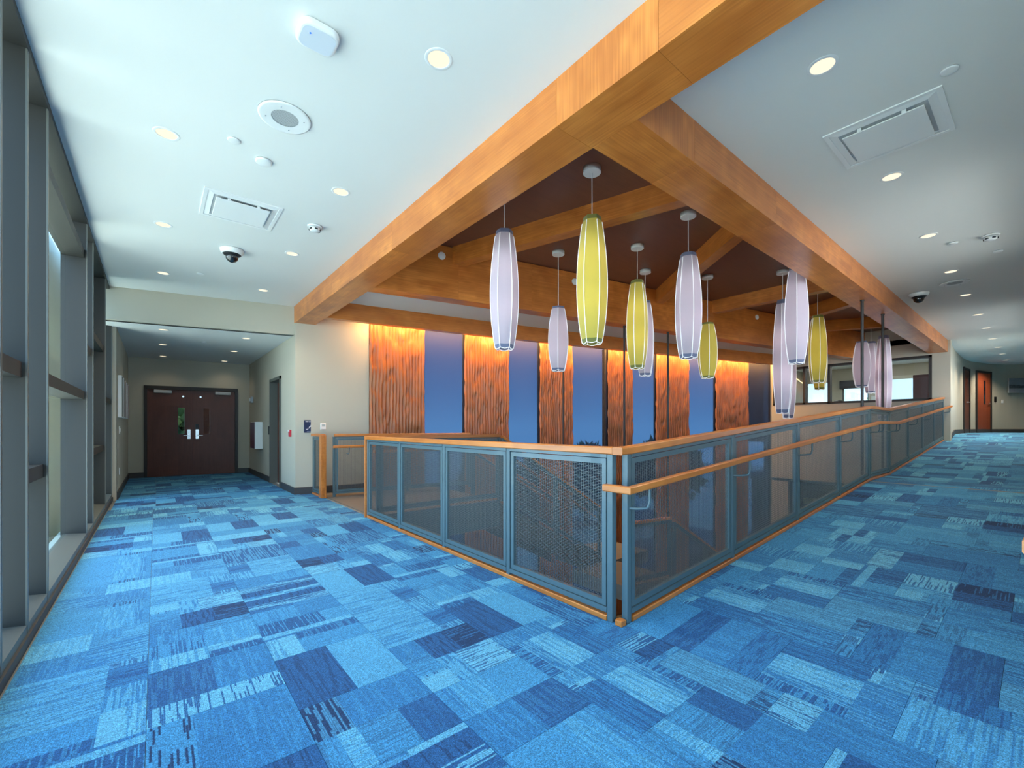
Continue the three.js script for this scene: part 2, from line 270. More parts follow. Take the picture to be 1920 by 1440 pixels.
/* ------------------------------------------------------------------ back wall: beige, carved panels and blue glass */
const wallBack = structGroup('wall_back');
const wallSeg = (x0, x1, y0, y1, o0, o1, n = 4) => sweep(wallPts(x0, x1, 0, 0, n), [[o0, y0], [o1, y0], [o1, y1], [o0, y1]]);
mesh('beige_wall', wallSeg(1.91, 3.16, LOW, H, -0.2, 0), M.wall, wallBack);
struct('wall_cove', wallSeg(3.16, 15.06, 3.2, H + 0.1, -0.2, 0, 12), M.wall);
{
  const E = [3.16, 4.23, 5.09, 6.14, 6.93, 7.85, 8.90, 9.70, 10.48, 11.66, 12.68, 14.00, 14.96];
  const names = ['first', 'second', 'third', 'fourth', 'fifth', 'sixth'];
  for (let i = 0; i < 12; i++) {
    const x0 = E[i], x1 = E[i + 1];
    if (i % 2 === 0) { // carved timber panel
      const p = thing('carved_panel', `${names[i / 2]} tall carved wood panel from the left on the back wall`, 'wall panel', 'carved panels on the back wall');
      const w = x1 - x0, ribs = Math.round(w / 0.063), nx = ribs * 6, ny = 210, y0 = LOW + 0.1, y1 = 3.195, pos = [], uv = [], idx = [];
      for (let j = 0; j <= ny; j++) for (let k = 0; k <= nx; k++) {
        const X = x0 + w * k / nx, y = y0 + (y1 - y0) * j / ny, r = k / nx * ribs;
        const wob = (noise(Math.floor(r) * 0.35 + i * 9, y * 2.6, 3) - 0.5) * 0.35, ph = r + wob * (k > 3 && k < nx - 3 ? 1 : 0);
        const scoop = clamp((noise(r * 0.8 + i * 7, y * 6.5 + noise(r * 0.3, y, 4) * 3, 8) - 0.42) * 3.2), amp = 0.016 + 0.012 * scoop;
        const h = (0.5 - 0.5 * Math.cos(ph * 2 * Math.PI)) * amp - 0.026 * scoop + 0.026 * noise(r * 0.22 + 3, y * 3.1, 21 + i) + 0.016;
        const v = V(X, y, wallD(X) - 0.015 - h); pos.push(v.x, v.y, v.z); uv.push(y + i * 0.31, k / nx * w);
        if (j < ny && k < nx) { const a = j * (nx + 1) + k, b = a + 1, c = a + nx + 1, d = c + 1; idx.push(a, b, d, a, d, c); }
      }
      const g = new THREE.BufferGeometry(); g.setAttribute('position', new THREE.Float32BufferAttribute(pos, 3)); g.setAttribute('uv', new THREE.Float32BufferAttribute(uv, 2)); g.setIndex(idx); g.computeVertexNormals();
      mesh('carved_face', g, M.carve, p);
      mesh('backing_board', wallSeg(x0, x1, LOW, 3.195, -0.035, -0.004), M.carve, p);
    } else { // window of blue tinted glass between the panels
      const wn = structGroup('window_' + (i + 1) / 2);
      const a = V(x0 - 0.03, 0, wallD(x0 - 0.03)), b = V(x1 + 0.03, 0, wallD(x1 + 0.03));
      const q = new THREE.BufferGeometry(), P = [[a, LOW + 0.1], [b, LOW + 0.1], [b, 3.2], [a, LOW + 0.1], [b, 3.2], [a, 3.2]].flatMap(([v, y]) => [v.x, y, v.z]);
      q.setAttribute('position', new THREE.Float32BufferAttribute(P, 3)); q.setAttribute('uv', new THREE.Float32BufferAttribute([0, 0, 1, 0, 1, 1, 0, 0, 1, 1, 0, 1], 2)); q.computeVertexNormals();
      mesh('pane', q, M.blueGlass, wn);
      { const sg = q.clone(); sg.translate(0, 0, 0.007); mesh('screen_blind', sg, M.screen, wn); }
      const fr = [];
      for (const X of [x0 + 0.008, x1 - 0.008]) fr.push(hexa([V(X - 0.008, LOW, wallD(X) + 0.008), V(X + 0.008, LOW, wallD(X) + 0.008), V(X + 0.008, LOW, wallD(X) + 0.035), V(X - 0.008, LOW, wallD(X) + 0.035)], [V(X - 0.008, 3.2, wallD(X) + 0.008), V(X + 0.008, 3.2, wallD(X) + 0.008), V(X + 0.008, 3.2, wallD(X) + 0.035), V(X - 0.008, 3.2, wallD(X) + 0.035)]));
      fr.push(wallSeg(x0, x1, LOW, LOW + 0.1, -0.035, -0.008));
      mesh('frame', fr, M.alu, wn);
      if (i === 5) mesh('mullion', hexa(...[LOW, 3.2].map((y) => [[-0.02, -0.045], [0.02, -0.045], [0.02, -0.005], [-0.02, -0.005]].map(([dx, dd]) => V(x1 - 0.12 + dx, y, wallD(x1) + dd)))), M.frameDark, wn);
    }
  }
}
// short beige return between the last pane and the office wall
struct('wall_return', wallSeg(14.96, 15.3, LOW, H, -0.2, 0), M.wall);
// warm cove light behind the fascia
{
  const cove = thing('cove_light', 'warm linear cove light hidden behind the fascia above the carved wall', 'light');
  for (let i = 0; i < 6; i++) {
    const x0 = 3.0 + 2.0 * i, x1 = x0 + 1.96, a = V(x0, 3.262, wallD(x0) - 0.27), b = V(x1, 3.262, wallD(x1) - 0.27);
    mesh('light_strip', bar(a, b, 0.05, 0.025, 0), new THREE.MeshStandardMaterial({ color: 0x000000, emissive: new THREE.Color().setRGB(1, 0.55, 0.2), emissiveIntensity: 1.2 }), cove);
    const L = new THREE.RectAreaLight(new THREE.Color().setRGB(1, 0.52, 0.17), 40, 1.96, 0.06);
    L.position.copy(a).add(b).multiplyScalar(0.5); L.position.y = 3.255;
    L.lookAt(L.position.clone().add(new THREE.Vector3(0.05, -1, -0.35)));
    // keep the long side along the wall
    const dir = b.clone().sub(a).normalize(), fwd = new THREE.Vector3(-dir.z, 0, dir.x).multiplyScalar(-0.3).add(new THREE.Vector3(0, -1, 0));
    if (fwd.dot(V(0, 0, 1)) < 0) fwd.x *= -1, fwd.z *= -1;
    const zA = fwd.clone().normalize().negate(), xA = dir, yA = zA.clone().cross(xA);
    L.quaternion.setFromRotationMatrix(new THREE.Matrix4().makeBasis(xA, yA, zA));
    scene.add(L);
  }
}

/* ------------------------------------------------------------------ hall with the double door */
const wallHall = structGroup('wall_hall');
const doorD = (X) => 13.47 - 0.1 * X;
mesh('header_wall', hexa(...[2.83, H].map((y) => [V(-0.7, y, 9.02), V(1.91, y, 8.44), V(1.91, y, 8.60), V(-0.7, y, 9.2)])), M.wall, wallHall);
mesh('right_wall', [box(1.91, 2.1, -0.3, H, 8.4, 9.5), box(1.91, 2.1, 2.2, H, 9.5, 10.52), box(1.91, 2.1, -0.3, H, 10.52, 13.6)], M.wall, wallHall);
mesh('left_wall', box(-0.75, -0.5, -0.3, H, 9.68, 13.8), M.wall, wallHall);
{
  const q = (x0, x1, y0, y1) => hexa(...[y0, y1].map((y) => [V(x0, y, doorD(x0)), V(x1, y, doorD(x1)), V(x1, y, doorD(x1) + 0.15), V(x0, y, doorD(x0) + 0.15)]));
  mesh('end_wall', [q(-0.5, -0.2, -0.3, 2.83), q(1.63, 1.95, -0.3, 2.83), q(-0.2, 1.63, 2.16, 2.83)], M.wall, wallHall);
  const d1 = structGroup('door_1');
  const fr = (x0, x1, y0, y1, o0 = -0.03, o1 = 0.15) => hexa(...[y0, y1].map((y) => [V(x0, y, doorD(x0) + o0), V(x1, y, doorD(x1) + o0), V(x1, y, doorD(x1) + o1), V(x0, y, doorD(x0) + o1)]));
  mesh('door_frame', [fr(-0.22, -0.16, 0, 2.18), fr(1.59, 1.65, 0, 2.18), fr(-0.22, 1.65, 2.10, 2.18), fr(0.69, 0.74, 0, 2.12, 0.066, 0.08), fr(-0.2, 1.63, -0.3, 0.002, 0, 0.2)], M.frameDark, d1);
  for (const [x0, x1, w0, w1, hx, s] of [[-0.17, 0.7142, 0.42, 0.55, 0.635, -1], [0.7158, 1.60, 0.93, 1.06, 0.80, 1]]) {
    const leaf = mesh('door_leaf', [fr(x0, w0, 0.003, 2.105, 0.02, 0.065), fr(w1, x1, 0.003, 2.105, 0.02, 0.065), fr(w0, w1, 0.003, 1.02, 0.02, 0.065), fr(w0, w1, 1.66, 2.105, 0.02, 0.065)], M.cherry, d1);
    mesh('vision_panel', fr(w0, w1, 1.02, 1.66, 0.038, 0.040), M.smoke, leaf);
    const D = doorD(hx);
    mesh('vision_frame', [fr(w0 - 0.02, w0, 1.0, 1.68, 0.008, 0.02), fr(w1, w1 + 0.02, 1.0, 1.68, 0.008, 0.02), fr(w0 - 0.02, w1 + 0.02, 1.66, 1.68, 0.008, 0.02), fr(w0 - 0.02, w1 + 0.02, 1.0, 1.02, 0.008, 0.02)], M.cherry, leaf);
    mesh('lock_plate', fr(hx - 0.032, hx + 0.032, 0.90, 1.13, 0.004, 0.02), M.chrome, leaf);
    mesh('lever_handle', [cyl(0.013, 0.013, 0.06, V(0, 0, 0)).rotateX(Math.PI / 2).translate(hx, 0.98, -(D - 0.03)), new RoundedBoxGeometry(0.12, 0.02, 0.02, 2, 0.008).translate(hx + s * 0.055, 0.98, -(D - 0.055))], M.chrome, leaf);
    const cx = s < 0 ? 0.13 : 1.33;
    mesh('door_closer', new RoundedBoxGeometry(0.34, 0.075, 0.06, 2, 0.012).rotateY(0.0997).translate(cx, 2.045, -(doorD(cx) - 0.012)), M.grille, leaf);
    mesh('viewer', cyl(0.022, 0.022, 0.02, V(0, 0, 0), 16).rotateX(Math.PI / 2).translate(s < 0 ? 0.52 : 0.87, 1.94, -(doorD(0.7) + 0.01)), M.chrome, leaf);
    if (s > 0) mesh('card_reader', fr(hx - 0.035, hx + 0.03, 1.14, 1.26, -0.005, 0.02), M.black, leaf);
  }
  // side door in the right wall of the hall
  const d2 = structGroup('door_2');
  mesh('door_frame', [box(1.88, 2.1, 0, 2.2, 9.5, 9.56), box(1.88, 2.1, 0, 2.2, 10.46, 10.52), box(1.88, 2.1, 2.14, 2.2, 9.5, 10.52)], mat([0.11, 0.115, 0.10], 0.5), d2);
  const leaf = mesh('door_leaf', box(2.03, 2.075, 0.01, 2.14, 9.56, 10.46), M.cherry, d2);
  mesh('lever_handle', [cyl(0.012, 0.012, 0.06, V(0, 0, 0)).rotateZ(Math.PI / 2).translate(2.01, 0.98, -9.66), new RoundedBoxGeometry(0.02, 0.02, 0.12, 2, 0.008).translate(1.985, 0.98, -9.71)], M.chrome, leaf);
  mesh('card_reader', box(2.012, 2.03, 1.06, 1.2, 9.62, 9.69), M.black, leaf);
}
// baseboards
struct('baseboard_hall', [box(1.89, 1.91, 0, 0.12, 8.38, 9.5), box(1.89, 1.91, 0, 0.12, 10.52, 13.28), box(-0.5, -0.48, 0, 0.12, 9.68, 13.5), hexa(...[0, 0.12].map((y) => [V(-0.5, y, doorD(-0.5) - 0.02), V(-0.22, y, doorD(-0.22) - 0.02), V(-0.22, y, doorD(-0.22)), V(-0.5, y, doorD(-0.5))])), hexa(...[0, 0.12].map((y) => [V(1.65, y, doorD(1.65) - 0.02), V(1.91, y, doorD(1.91) - 0.02), V(1.91, y, doorD(1.91)), V(1.65, y, doorD(1.65))]))], M.base);
struct('baseboard_back', sweep(wallPts(1.89, 3.1, 0, 0, 3), [[0, 0], [0.02, 0], [0.02, 0.115], [0.012, 0.125], [0, 0.125]]), M.base);
// outer wall beyond the doors, seen through the right vision panel
struct('canopy_outside', box(-3, 5, 2.95, 3.1, 13.75, 18.5), M.concrete);
struct('wall_beyond', box(0.95, 2.6, -0.3, 2.9, 15.2, 15.3), M.cherry);

/* ------------------------------------------------------------------ left window wall */
const wl = structGroup('wall_left');
mesh('outer_sill_wall', [box(-0.85, -0.70, -0.75, 0.0, -4.2, 9.75), box(-0.85, -0.70, LOW, LOW + 0.25, -4.2, 9.75), ...[-3, -1, 1, 3, 5, 7, 9].map((d) => box(-0.85, -0.70, LOW, -0.7, d - 0.06, d + 0.06))], M.concrete, wl);
mesh('lower_pane', new THREE.PlaneGeometry(13.9, 2.7).rotateY(Math.PI / 2).translate(-0.78, -2.05, -2.8), M.dusk, wl);
mesh('window_head', box(-0.85, -0.545, 3.285, H, -4.2, 9.7), M.alu, wl);
mesh('end_pier', box(-0.85, -0.5, -0.3, H, 9.62, 9.78), M.wall, wl);
mesh('base_strip', box(-0.55, -0.538, 0, 0.055, -4.1, 9.62), M.base, wl);
{
  const fins = [-4.05, -2.9, -1.6, -0.4, 0.85, 1.45, 2.35, 3.03, 3.57, 4.16, 6.26, 6.85, 8.41, 9.58];
  // transoms of each bay, heights of their undersides
  const tr = [[1.47], [0.87], [1.47], [0.88], [1.5], [0.9], [1.47], [1.47], [0.87], [1.48, 2.93], [2.0], [0.86, 2.25], [1.56], []];
  fins.forEach((D, i) => {
    const w = structGroup('window_' + (7 + i));
    const fin = mesh('fin', [box(-0.74, -0.556, 0.0, 3.29, D - 0.014, D + 0.014)], M.alu, w);
    mesh('fin_edge', box(-0.556, -0.548, 0.0, 3.29, D - 0.014, D + 0.014), M.aluLight, fin);
    if (i === fins.length - 1) return;
    const a = D + 0.014, b = fins[i + 1] - 0.014;
    mesh('sill', hexa([V(-0.72, 0, a), V(-0.55, 0, a), V(-0.55, 0, b), V(-0.72, 0, b)], [V(-0.72, 0.125, a), V(-0.55, 0.105, a), V(-0.55, 0.105, b), V(-0.72, 0.125, b)]), M.aluLight, w);
    tr[i].forEach((h) => mesh('transom', box(-0.735, -0.57, h, h + 0.085, a, b), M.alu, w));
    const hs = [0.12, ...tr[i].flatMap((h) => [h, h + 0.085]), 3.285];
    for (let k = 0; k < hs.length; k += 2) mesh('pane', (() => { const g = new THREE.PlaneGeometry(b - a, hs[k + 1] - hs[k]); g.rotateY(Math.PI / 2); g.translate(-0.70, (hs[k] + hs[k + 1]) / 2, -(a + b) / 2); return g; })(), M.greenGlass, w);
  });
}
tag(mesh('concrete_column', new RoundedBoxGeometry(0.62, 7.4, 1.5, 2, 0.02).translate(-1.29, LOW + 3.45, -7.75), M.concrete), 'pale concrete column standing outside the left glazing', 'column');
tag(mesh('outer_screen_wall', [box(-3.2, -1.02, LOW, 3.9, 9.9, 10.1), box(-3.25, -1.0, 3.9, 3.95, 9.85, 10.15)], mat([0.10, 0.16, 0.16], 0.7)), 'dark teal outer wall seen past the concrete column', 'wall');

/* ------------------------------------------------------------------ behind and beside the camera */
const wr = structGroup('wall_rear');
mesh('rear_upstand', box(-0.8, 2.5, -0.5, 0.12, -3.0, -2.85), M.wall, wr);
mesh('rear_head', box(-0.8, 2.5, 3.2, H, -3.0, -2.85), M.wall, wr);
mesh('side_wall', [box(2.4, 2.55, LOW, H, -4.2, -0.12)], M.wall, wr);
{
  const w = structGroup('window_21');
  mesh('frame', [-0.7, 0.35, 1.4, 2.37].map((x) => box(x - 0.03, x + 0.03, 0.12, 3.2, -2.96, -2.86)).concat([box(-0.8, 2.4, 2.3, 2.36, -2.95, -2.87)]), M.alu, w);
  mesh('pane', new THREE.PlaneGeometry(3.2, 3.08).translate(0.8, 1.66, 2.91), M.smoke, w);
}
const wn = structGroup('wall_near'); // beside the ramp, with a window that lights the ceiling ahead
mesh('ramp_side_wall', [box(2.4, 5.1, LOW, H, -0.27, -0.12), box(5.1, 7.9, LOW, 1.25, -0.27, -0.12), box(5.1, 7.9, 3.1, H, -0.27, -0.12), box(7.9, 11.4, LOW, H, -0.27, -0.12), box(11.4, 14.4, LOW, 1.5, -0.27, -0.12), box(11.4, 14.4, 3.1, H, -0.27, -0.12), box(14.4, 14.9, LOW, H, -0.27, -0.12), box(14.9, 17.0, LOW, 1.5, -0.27, -0.12), box(14.9, 17.0, 3.1, H, -0.27, -0.12), box(17.0, 17.2, LOW, H, -0.27, -0.12)], M.wall, wn);
for (const [k, x0, x1, y0] of [[22, 5.1, 7.9, 1.25], [23, 11.4, 14.4, 1.5], [26, 14.9, 17.0, 1.5]]) {
  const w = structGroup('window_' + k);
  mesh('frame', [box(x0, x0 + 0.05, y0, 3.1, -0.24, -0.15), box(x1 - 0.05, x1, y0, 3.1, -0.24, -0.15), box((x0 + x1) / 2 - 0.025, (x0 + x1) / 2 + 0.025, y0, 3.1, -0.24, -0.15), box(x0, x1, y0, y0 + 0.05, -0.24, -0.15), box(x0, x1, 3.05, 3.1, -0.24, -0.15)], M.alu, w);
  mesh('pane', new THREE.PlaneGeometry(x1 - x0, 3.1 - y0).translate((x0 + x1) / 2, (3.1 + y0) / 2, 0.19), M.clear, w);
}
struct('wall_far', box(17.05, 24.5, LOW, H, -4.3, -4.1), M.wall);
struct('wall_service', box(17.05, 17.2, LOW, H, -4.2, -0.27), M.wall);

/* ------------------------------------------------------------------ curved wall at the end of the ramp */
{
  const ctrl = [[15.1, 1.52], [17.0, 1.62], [19.0, 1.66], [20.3, 1.62], [21.0, 1.5], [21.9, 1.25], [22.5, 0.95], [23.0, 0.5], [23.3, 0.0], [23.5, -0.8], [23.6, -2.0], [23.6, -4.2]];
  const cv = new THREE.CatmullRomCurve3(ctrl.map(([x, d]) => V(x, 0, d)));
  const pts = cv.getSpacedPoints(60), L = cv.getLength();
  const wc = structGroup('wall_curved');
  // side +: away from the corridor is to the left of travel (+D side) -> negative side offset
  const sgn = -1;
  mesh('curved_face', sweep(pts, [[0, LOW], [sgn * 0.15, LOW], [sgn * 0.15, H], [0, H]]), M.wall, wc);
  const fy = 0.998;
  mesh('skirting', sweep(pts.map((p) => p.clone().setY(floorY(p.x))), [[0, 0], [-sgn * 0.02, 0], [-sgn * 0.02, 0.12], [0, 0.12]]), M.base, wc);
  const seg = (s0, s1, y0, y1, o0, o1, n = 4) => sweep(Array.from({ length: n + 1 }, (_, i) => cv.getPointAt((s0 + (s1 - s0) * i / n) / L)), [[-sgn * o0, y0], [-sgn * o1, y0], [-sgn * o1, y1], [-sgn * o0, y1]]);
  const doorAt = (k, s, wide, leafMat) => {
    const d = structGroup('door_' + k);
    mesh('door_frame', [seg(s - 0.06, s, fy, fy + 2.06, 0, 0.035), seg(s + wide, s + wide + 0.06, fy, fy + 2.06, 0, 0.035), seg(s - 0.06, s + wide + 0.06, fy + 2.0, fy + 2.06, 0, 0.035)], M.frameDark, d);
    const leaf = mesh('door_leaf', seg(s, s + wide, fy + 0.01, fy + 2.0, 0.004, 0.014), leafMat, d);
    mesh('vision_panel', seg(s + wide * 0.55, s + wide * 0.68, fy + 0.95, fy + 1.75, 0.013, 0.018, 1), M.blackGloss, leaf);
    mesh('lever_handle', [seg(s + wide * 0.80, s + wide * 0.93, fy + 0.98, fy + 1.0, 0.045, 0.06, 1), seg(s + wide * 0.9, s + wide * 0.93, fy + 0.975, fy + 1.005, 0.012, 0.06, 1)], M.chrome, leaf);
  };
  doorAt(3, 4.35, 0.9, M.cherry);
  doorAt(4, 5.95, 0.92, phys([1, 1, 1], 0.45, { map: woodTex(151, [0.50, 0.22, 0.12], [0.64, 0.31, 0.18], 0.2) }));
  const rd = thing('card_reader', 'black card reader on the curved wall beside the red-brown door', 'card reader');
  mesh('reader_body', seg(7.1, 7.18, fy + 1.05, fy + 1.22, 0, 0.025, 1), M.black, rd);
  const sw = thing('light_switch', 'white switch plate on the curved wall right of the card reader', 'switch');
  mesh('plate', seg(7.42, 7.5, fy + 1.0, fy + 1.12, 0, 0.012, 1), M.white, sw); mesh('rocker', seg(7.445, 7.475, fy + 1.03, fy + 1.09, 0.012, 0.018, 1), M.white, sw);
  const art = thing('canvas_picture', 'wide grey landscape canvas hanging on the curved wall at far right', 'picture');
  const artTex = dataTex(256, 128, (i, j) => { const y = j / 128, n = noise(i / 30, 2, 9) * 0.12 + noise(i / 9, 7, 9) * 0.05; const v = y < 0.3 ? 0.56 + 0.05 * noise(i / 5, j / 3, 2) : y < 0.46 + n ? 0.30 + 0.1 * noise(i / 6, j / 6, 3) : 0.50 + 0.08 * noise(i / 40, j / 12, 4); return [v * 0.98, v, v * 1.04]; });
  artTex.wrapS = artTex.wrapT = THREE.ClampToEdgeWrapping;
  { const a = cv.getPointAt(7.62 / L), b = cv.getPointAt(8.6 / L), dir = b.clone().sub(a).normalize(), n = new THREE.Vector3(-dir.z, 0, dir.x), mid = a.clone().add(b).multiplyScalar(0.5).addScaledVector(n, 0.02 + 0.06); if (n.dot(V(-1, 0, 0)) < 0) mid.addScaledVector(n, -0.16), n.negate();
    const yaw = Math.atan2(n.x, n.z), g = new THREE.BoxGeometry(0.98, 0.5, 0.04).rotateY(yaw).translate(mid.x, 2.6, mid.z); mesh('stretcher', g, M.grille, art);
    const f = new THREE.PlaneGeometry(0.98, 0.5).translate(0, 0, 0.0215).rotateY(yaw).translate(mid.x, 2.6, mid.z); partLabel(mesh('canvas', f, new THREE.MeshStandardMaterial({ map: artTex, roughness: 0.9 }), art), 'grey misty landscape print'); }
}

/* ------------------------------------------------------------------ office wall with interior windows at the end of the stairwell */
const WX = 15.06;
{
  const w = structGroup('wall_right');
  mesh('office_wall', [box(WX, WX + 0.15, -0.48, 1.86, 1.5, 5.62), box(WX, WX + 0.15, 3.0, HD + 0.1, 1.5, 5.62), box(WX, WX + 0.15, 1.86, 3.0, 1.5, 1.83), box(WX, WX + 0.15, 1.86, 3.0, 5.46, 5.62), box(WX, WX + 0.15, LOW, -0.48, 5.05, 5.62), box(WX, WX + 0.15, LOW, -0.48, 1.5, 2.1)], M.wall, w);
  const wi = structGroup('window_24');
  const ds = [1.83, 2.72, 3.99, 4.61, 5.46];
  mesh('frame', [box(WX - 0.02, WX + 0.17, 1.86, 1.92, 1.83, 5.46), box(WX - 0.02, WX + 0.17, 2.94, 3.0, 1.83, 5.46), ...ds.map((d, i) => box(WX - 0.02, WX + 0.17, 1.86, 3.0, d - (i === 4 ? 0.06 : 0.0) - (i && i < 4 ? 0.03 : 0), d + (i === 0 ? 0.06 : i === 4 ? 0 : 0.03)))], M.frameDark, wi);
  for (let i = 0; i < 4; i++) mesh('pane', new THREE.PlaneGeometry(ds[i + 1] - ds[i] - 0.06, 1.02).rotateY(Math.PI / 2).translate(WX + 0.07, 2.43, -(ds[i] + ds[i + 1]) / 2), M.clear, wi);
  // the office itself
  const of = structGroup('wall_office');
  const fx = 21.3, fy = 0.855;
  struct('floor_office', box(WX + 0.15, fx, fy - 0.15, fy, 1.75, 6.7), M.slabGrey);
  struct('ceiling_office', box(WX + 0.15, fx + 0.2, 3.5, 3.65, 1.6, 6.8), M.ceiling);
  struct('wall_office_side', box(WX + 0.15, fx + 0.15, fy, 3.5, 6.55, 6.7), M.wall);
  struct('wall_office_near', box(15.3, fx, fy, 3.5, 1.82, 1.9), M.wall);
  mesh('office_far_wall', [box(fx, fx + 0.15, fy, 1.5, 1.7, 6.7), box(fx, fx + 0.15, 3.0, 3.5, 1.7, 6.7), box(fx, fx + 0.15, 1.5, 3.0, 1.7, 2.55), box(fx, fx + 0.15, 1.5, 3.0, 3.85, 4.35), box(fx, fx + 0.15, 1.5, 3.0, 5.2, 5.6), box(fx, fx + 0.15, 1.5, 3.0, 6.45, 6.7)], M.wall, of);
  const wo = structGroup('window_25');
  mesh('frame', [2.55, 3.8, 4.35, 5.15, 5.6, 6.4].map((d) => box(fx + 0.02, fx + 0.1, 1.5, 3.0, d, d + 0.05)), M.aluLight, wo);
  for (const [a, b] of [[4.4, 5.15], [5.65, 6.4]]) mesh('pane', new THREE.PlaneGeometry(b - a, 1.5).rotateY(Math.PI / 2).translate(fx + 0.06, 2.25, -(a + b) / 2), M.office, wo);
  const bl = thing('roller_blind', 'pale translucent roller blind drawn down in the office window', 'blind');
  mesh('cloth', box(fx + 0.0, fx + 0.006, 1.5, 3.0, 2.55, 3.85), phys([0.75, 0.86, 0.88], 1, { transmission: 0.5, thickness: 0 }), bl);
  mesh('pelmet', box(fx - 0.06, fx + 0.0, 2.96, 3.08, 2.5, 3.9), mat([0.62, 0.60, 0.50], 0.7), bl);
  const bl2 = thing('dark_blind_box', 'black blind box over the middle office window', 'blind');
  mesh('box', new RoundedBoxGeometry(0.14, 0.32, 0.95, 2, 0.02).translate(fx - 0.08, 2.86, -4.78), M.black, bl2);
  const cert = thing('framed_certificate', 'framed white certificate on the office side wall', 'picture');
  mesh('frame', [box(18.55, 19.35, 2.02, 2.78, 6.52, 6.55)], M.frameDark, cert);
  mesh('paper', [box(18.68, 19.22, 2.14, 2.66, 6.513, 6.52)], M.white, cert);
  const cab = thing('tall_cabinet', 'dark red tall cabinet at the right end of the office window', 'cabinet');
  mesh('carcass', new RoundedBoxGeometry(0.45, 1.75, 0.4, 2, 0.01).translate(16.2, fy + 0.875, -2.12), mat([0.09, 0.03, 0.03], 0.5), cab);
  mesh('door', new RoundedBoxGeometry(0.02, 1.65, 0.38, 2, 0.006).translate(15.965, fy + 0.88, -2.12), mat([0.10, 0.032, 0.032], 0.4), cab);
  // office chair seen as a dark curved back
  const ch = thing('office_chair', 'black office chair back showing above the interior window sill', 'chair', null, V(18.2, fy, 4.55));
  mesh('backrest', new THREE.SphereGeometry(0.24, 20, 14).scale(0.3, 1.2, 1).translate(0, 0.98, 0), M.black, ch);
  mesh('seat', new RoundedBoxGeometry(0.5, 0.08, 0.5, 2, 0.03).translate(0.25, 0.5, 0), M.black, ch);
  mesh('column', cyl(0.03, 0.03, 0.4, V(0.25, 0.27, 0), 12), M.chrome, ch);
  for (let k = 0; k < 5; k++) { const a = k * 1.2566; mesh('leg', bar(new THREE.Vector3(0.25, 0.05, 0), new THREE.Vector3(0.25 + 0.28 * Math.cos(a), 0.03, 0.28 * Math.sin(a)), 0.04, 0.04), M.black, ch); }
  for (const [d, l] of [[5.25, 'left grey-blue desk screen in the office window'], [4.95, 'right grey-blue desk screen beside the office chair']]) {
    const s = thing('desk_screen', l, 'screen', 'desk screens in the office');
    mesh('panel', box(17.6, 17.63, 1.55, 2.02, d - 0.13, d + 0.13), mat([0.25, 0.38, 0.45], 0.6), s); mesh('frame', box(17.595, 17.635, 2.02, 2.04, d - 0.14, d + 0.14), M.black, s); mesh('stand', box(17.6, 17.63, fy, 1.55, d - 0.02, d + 0.02), M.black, s);
  }
  const shrub = (at, r, label) => { const p = thing('potted_plant', label, 'plant', null, at); mesh('pot', lathe([[0, 0], [0.14, 0], [0.18, 0.35], [0.16, 0.35], [0.15, 0.3], [0, 0.3]], null, 16), M.white, p); const gs = []; for (let k = 0; k < 60; k++) { const a = rnd() * 6.28, e = rr(0.1, 1.4), l = rr(0.5, 1) * r; const g = new THREE.PlaneGeometry(0.09, l, 1, 3); const q = g.attributes.position; for (let i = 0; i < q.count; i++) { const t = (q.getY(i) / l + 0.5); q.setX(i, q.getX(i) * Math.sin(Math.PI * Math.min(0.95, t + 0.1))); q.setZ(i, t * t * 0.3 * l); } g.translate(0, l / 2, 0).rotateX(Math.PI / 2 - e).rotateY(a).translate(0, 0.75, 0); gs.push(g); } stuff(mesh('foliage', gs, phys([0.10, 0.30, 0.07], 0.7, { transmission: 0.3, thickness: 0, side: THREE.DoubleSide }), p)); mesh('stem', cyl(0.02, 0.03, 0.5, V(0, 0.55, 0), 8), mat([0.2, 0.12, 0.06], 0.8), p); };
  shrub(V(19.2, fy, 5.15), 0.62, 'leafy green plant by the middle office window');
  shrub(V(20.3, fy, 4.05), 0.7, 'leafy green plant beside the pale office blind');
  for (const [x, d, l] of [[16.6, 3.0, 'square office ceiling light nearest the interior window'], [19.2, 3.2, 'square office ceiling light towards the blind'], [18.0, 5.2, 'square office ceiling light over the side wall']]) {
    const c = thing('office_ceiling_light', l, 'light', 'office ceiling lights');
    mesh('frame', box(x - 0.32, x + 0.32, 3.485, 3.5, d - 0.32, d + 0.32), M.white, c); mesh('diffuser', box(x - 0.28, x + 0.28, 3.48, 3.486, d - 0.28, d + 0.28), new THREE.MeshStandardMaterial({ color: 0, emissive: new THREE.Color().setRGB(1, 0.97, 0.9), emissiveIntensity: 0.35 }), c);
    const L = new THREE.RectAreaLight(new THREE.Color().setRGB(1, 0.97, 0.9), 7, 0.56, 0.56); L.position.copy(V(x, 3.475, d)); L.lookAt(V(x, 0, d)); scene.add(L);
  }
  // dim room below with shelves
  const lr = structGroup('wall_lower_room');
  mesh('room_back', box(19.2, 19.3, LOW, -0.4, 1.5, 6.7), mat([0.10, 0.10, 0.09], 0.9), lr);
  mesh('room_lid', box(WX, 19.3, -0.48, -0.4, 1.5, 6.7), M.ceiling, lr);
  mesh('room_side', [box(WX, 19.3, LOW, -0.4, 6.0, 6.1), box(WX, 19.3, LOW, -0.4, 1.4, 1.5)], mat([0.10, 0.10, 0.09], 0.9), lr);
  const sh = thing('storage_shelving', 'dark shelving in the dim room below the office windows', 'shelving');
  mesh('upright', [2.2, 3.3, 4.4, 5.4].map((d) => box(17.4, 17.8, LOW, -0.75, d - 0.02, d + 0.02)), M.base, sh);
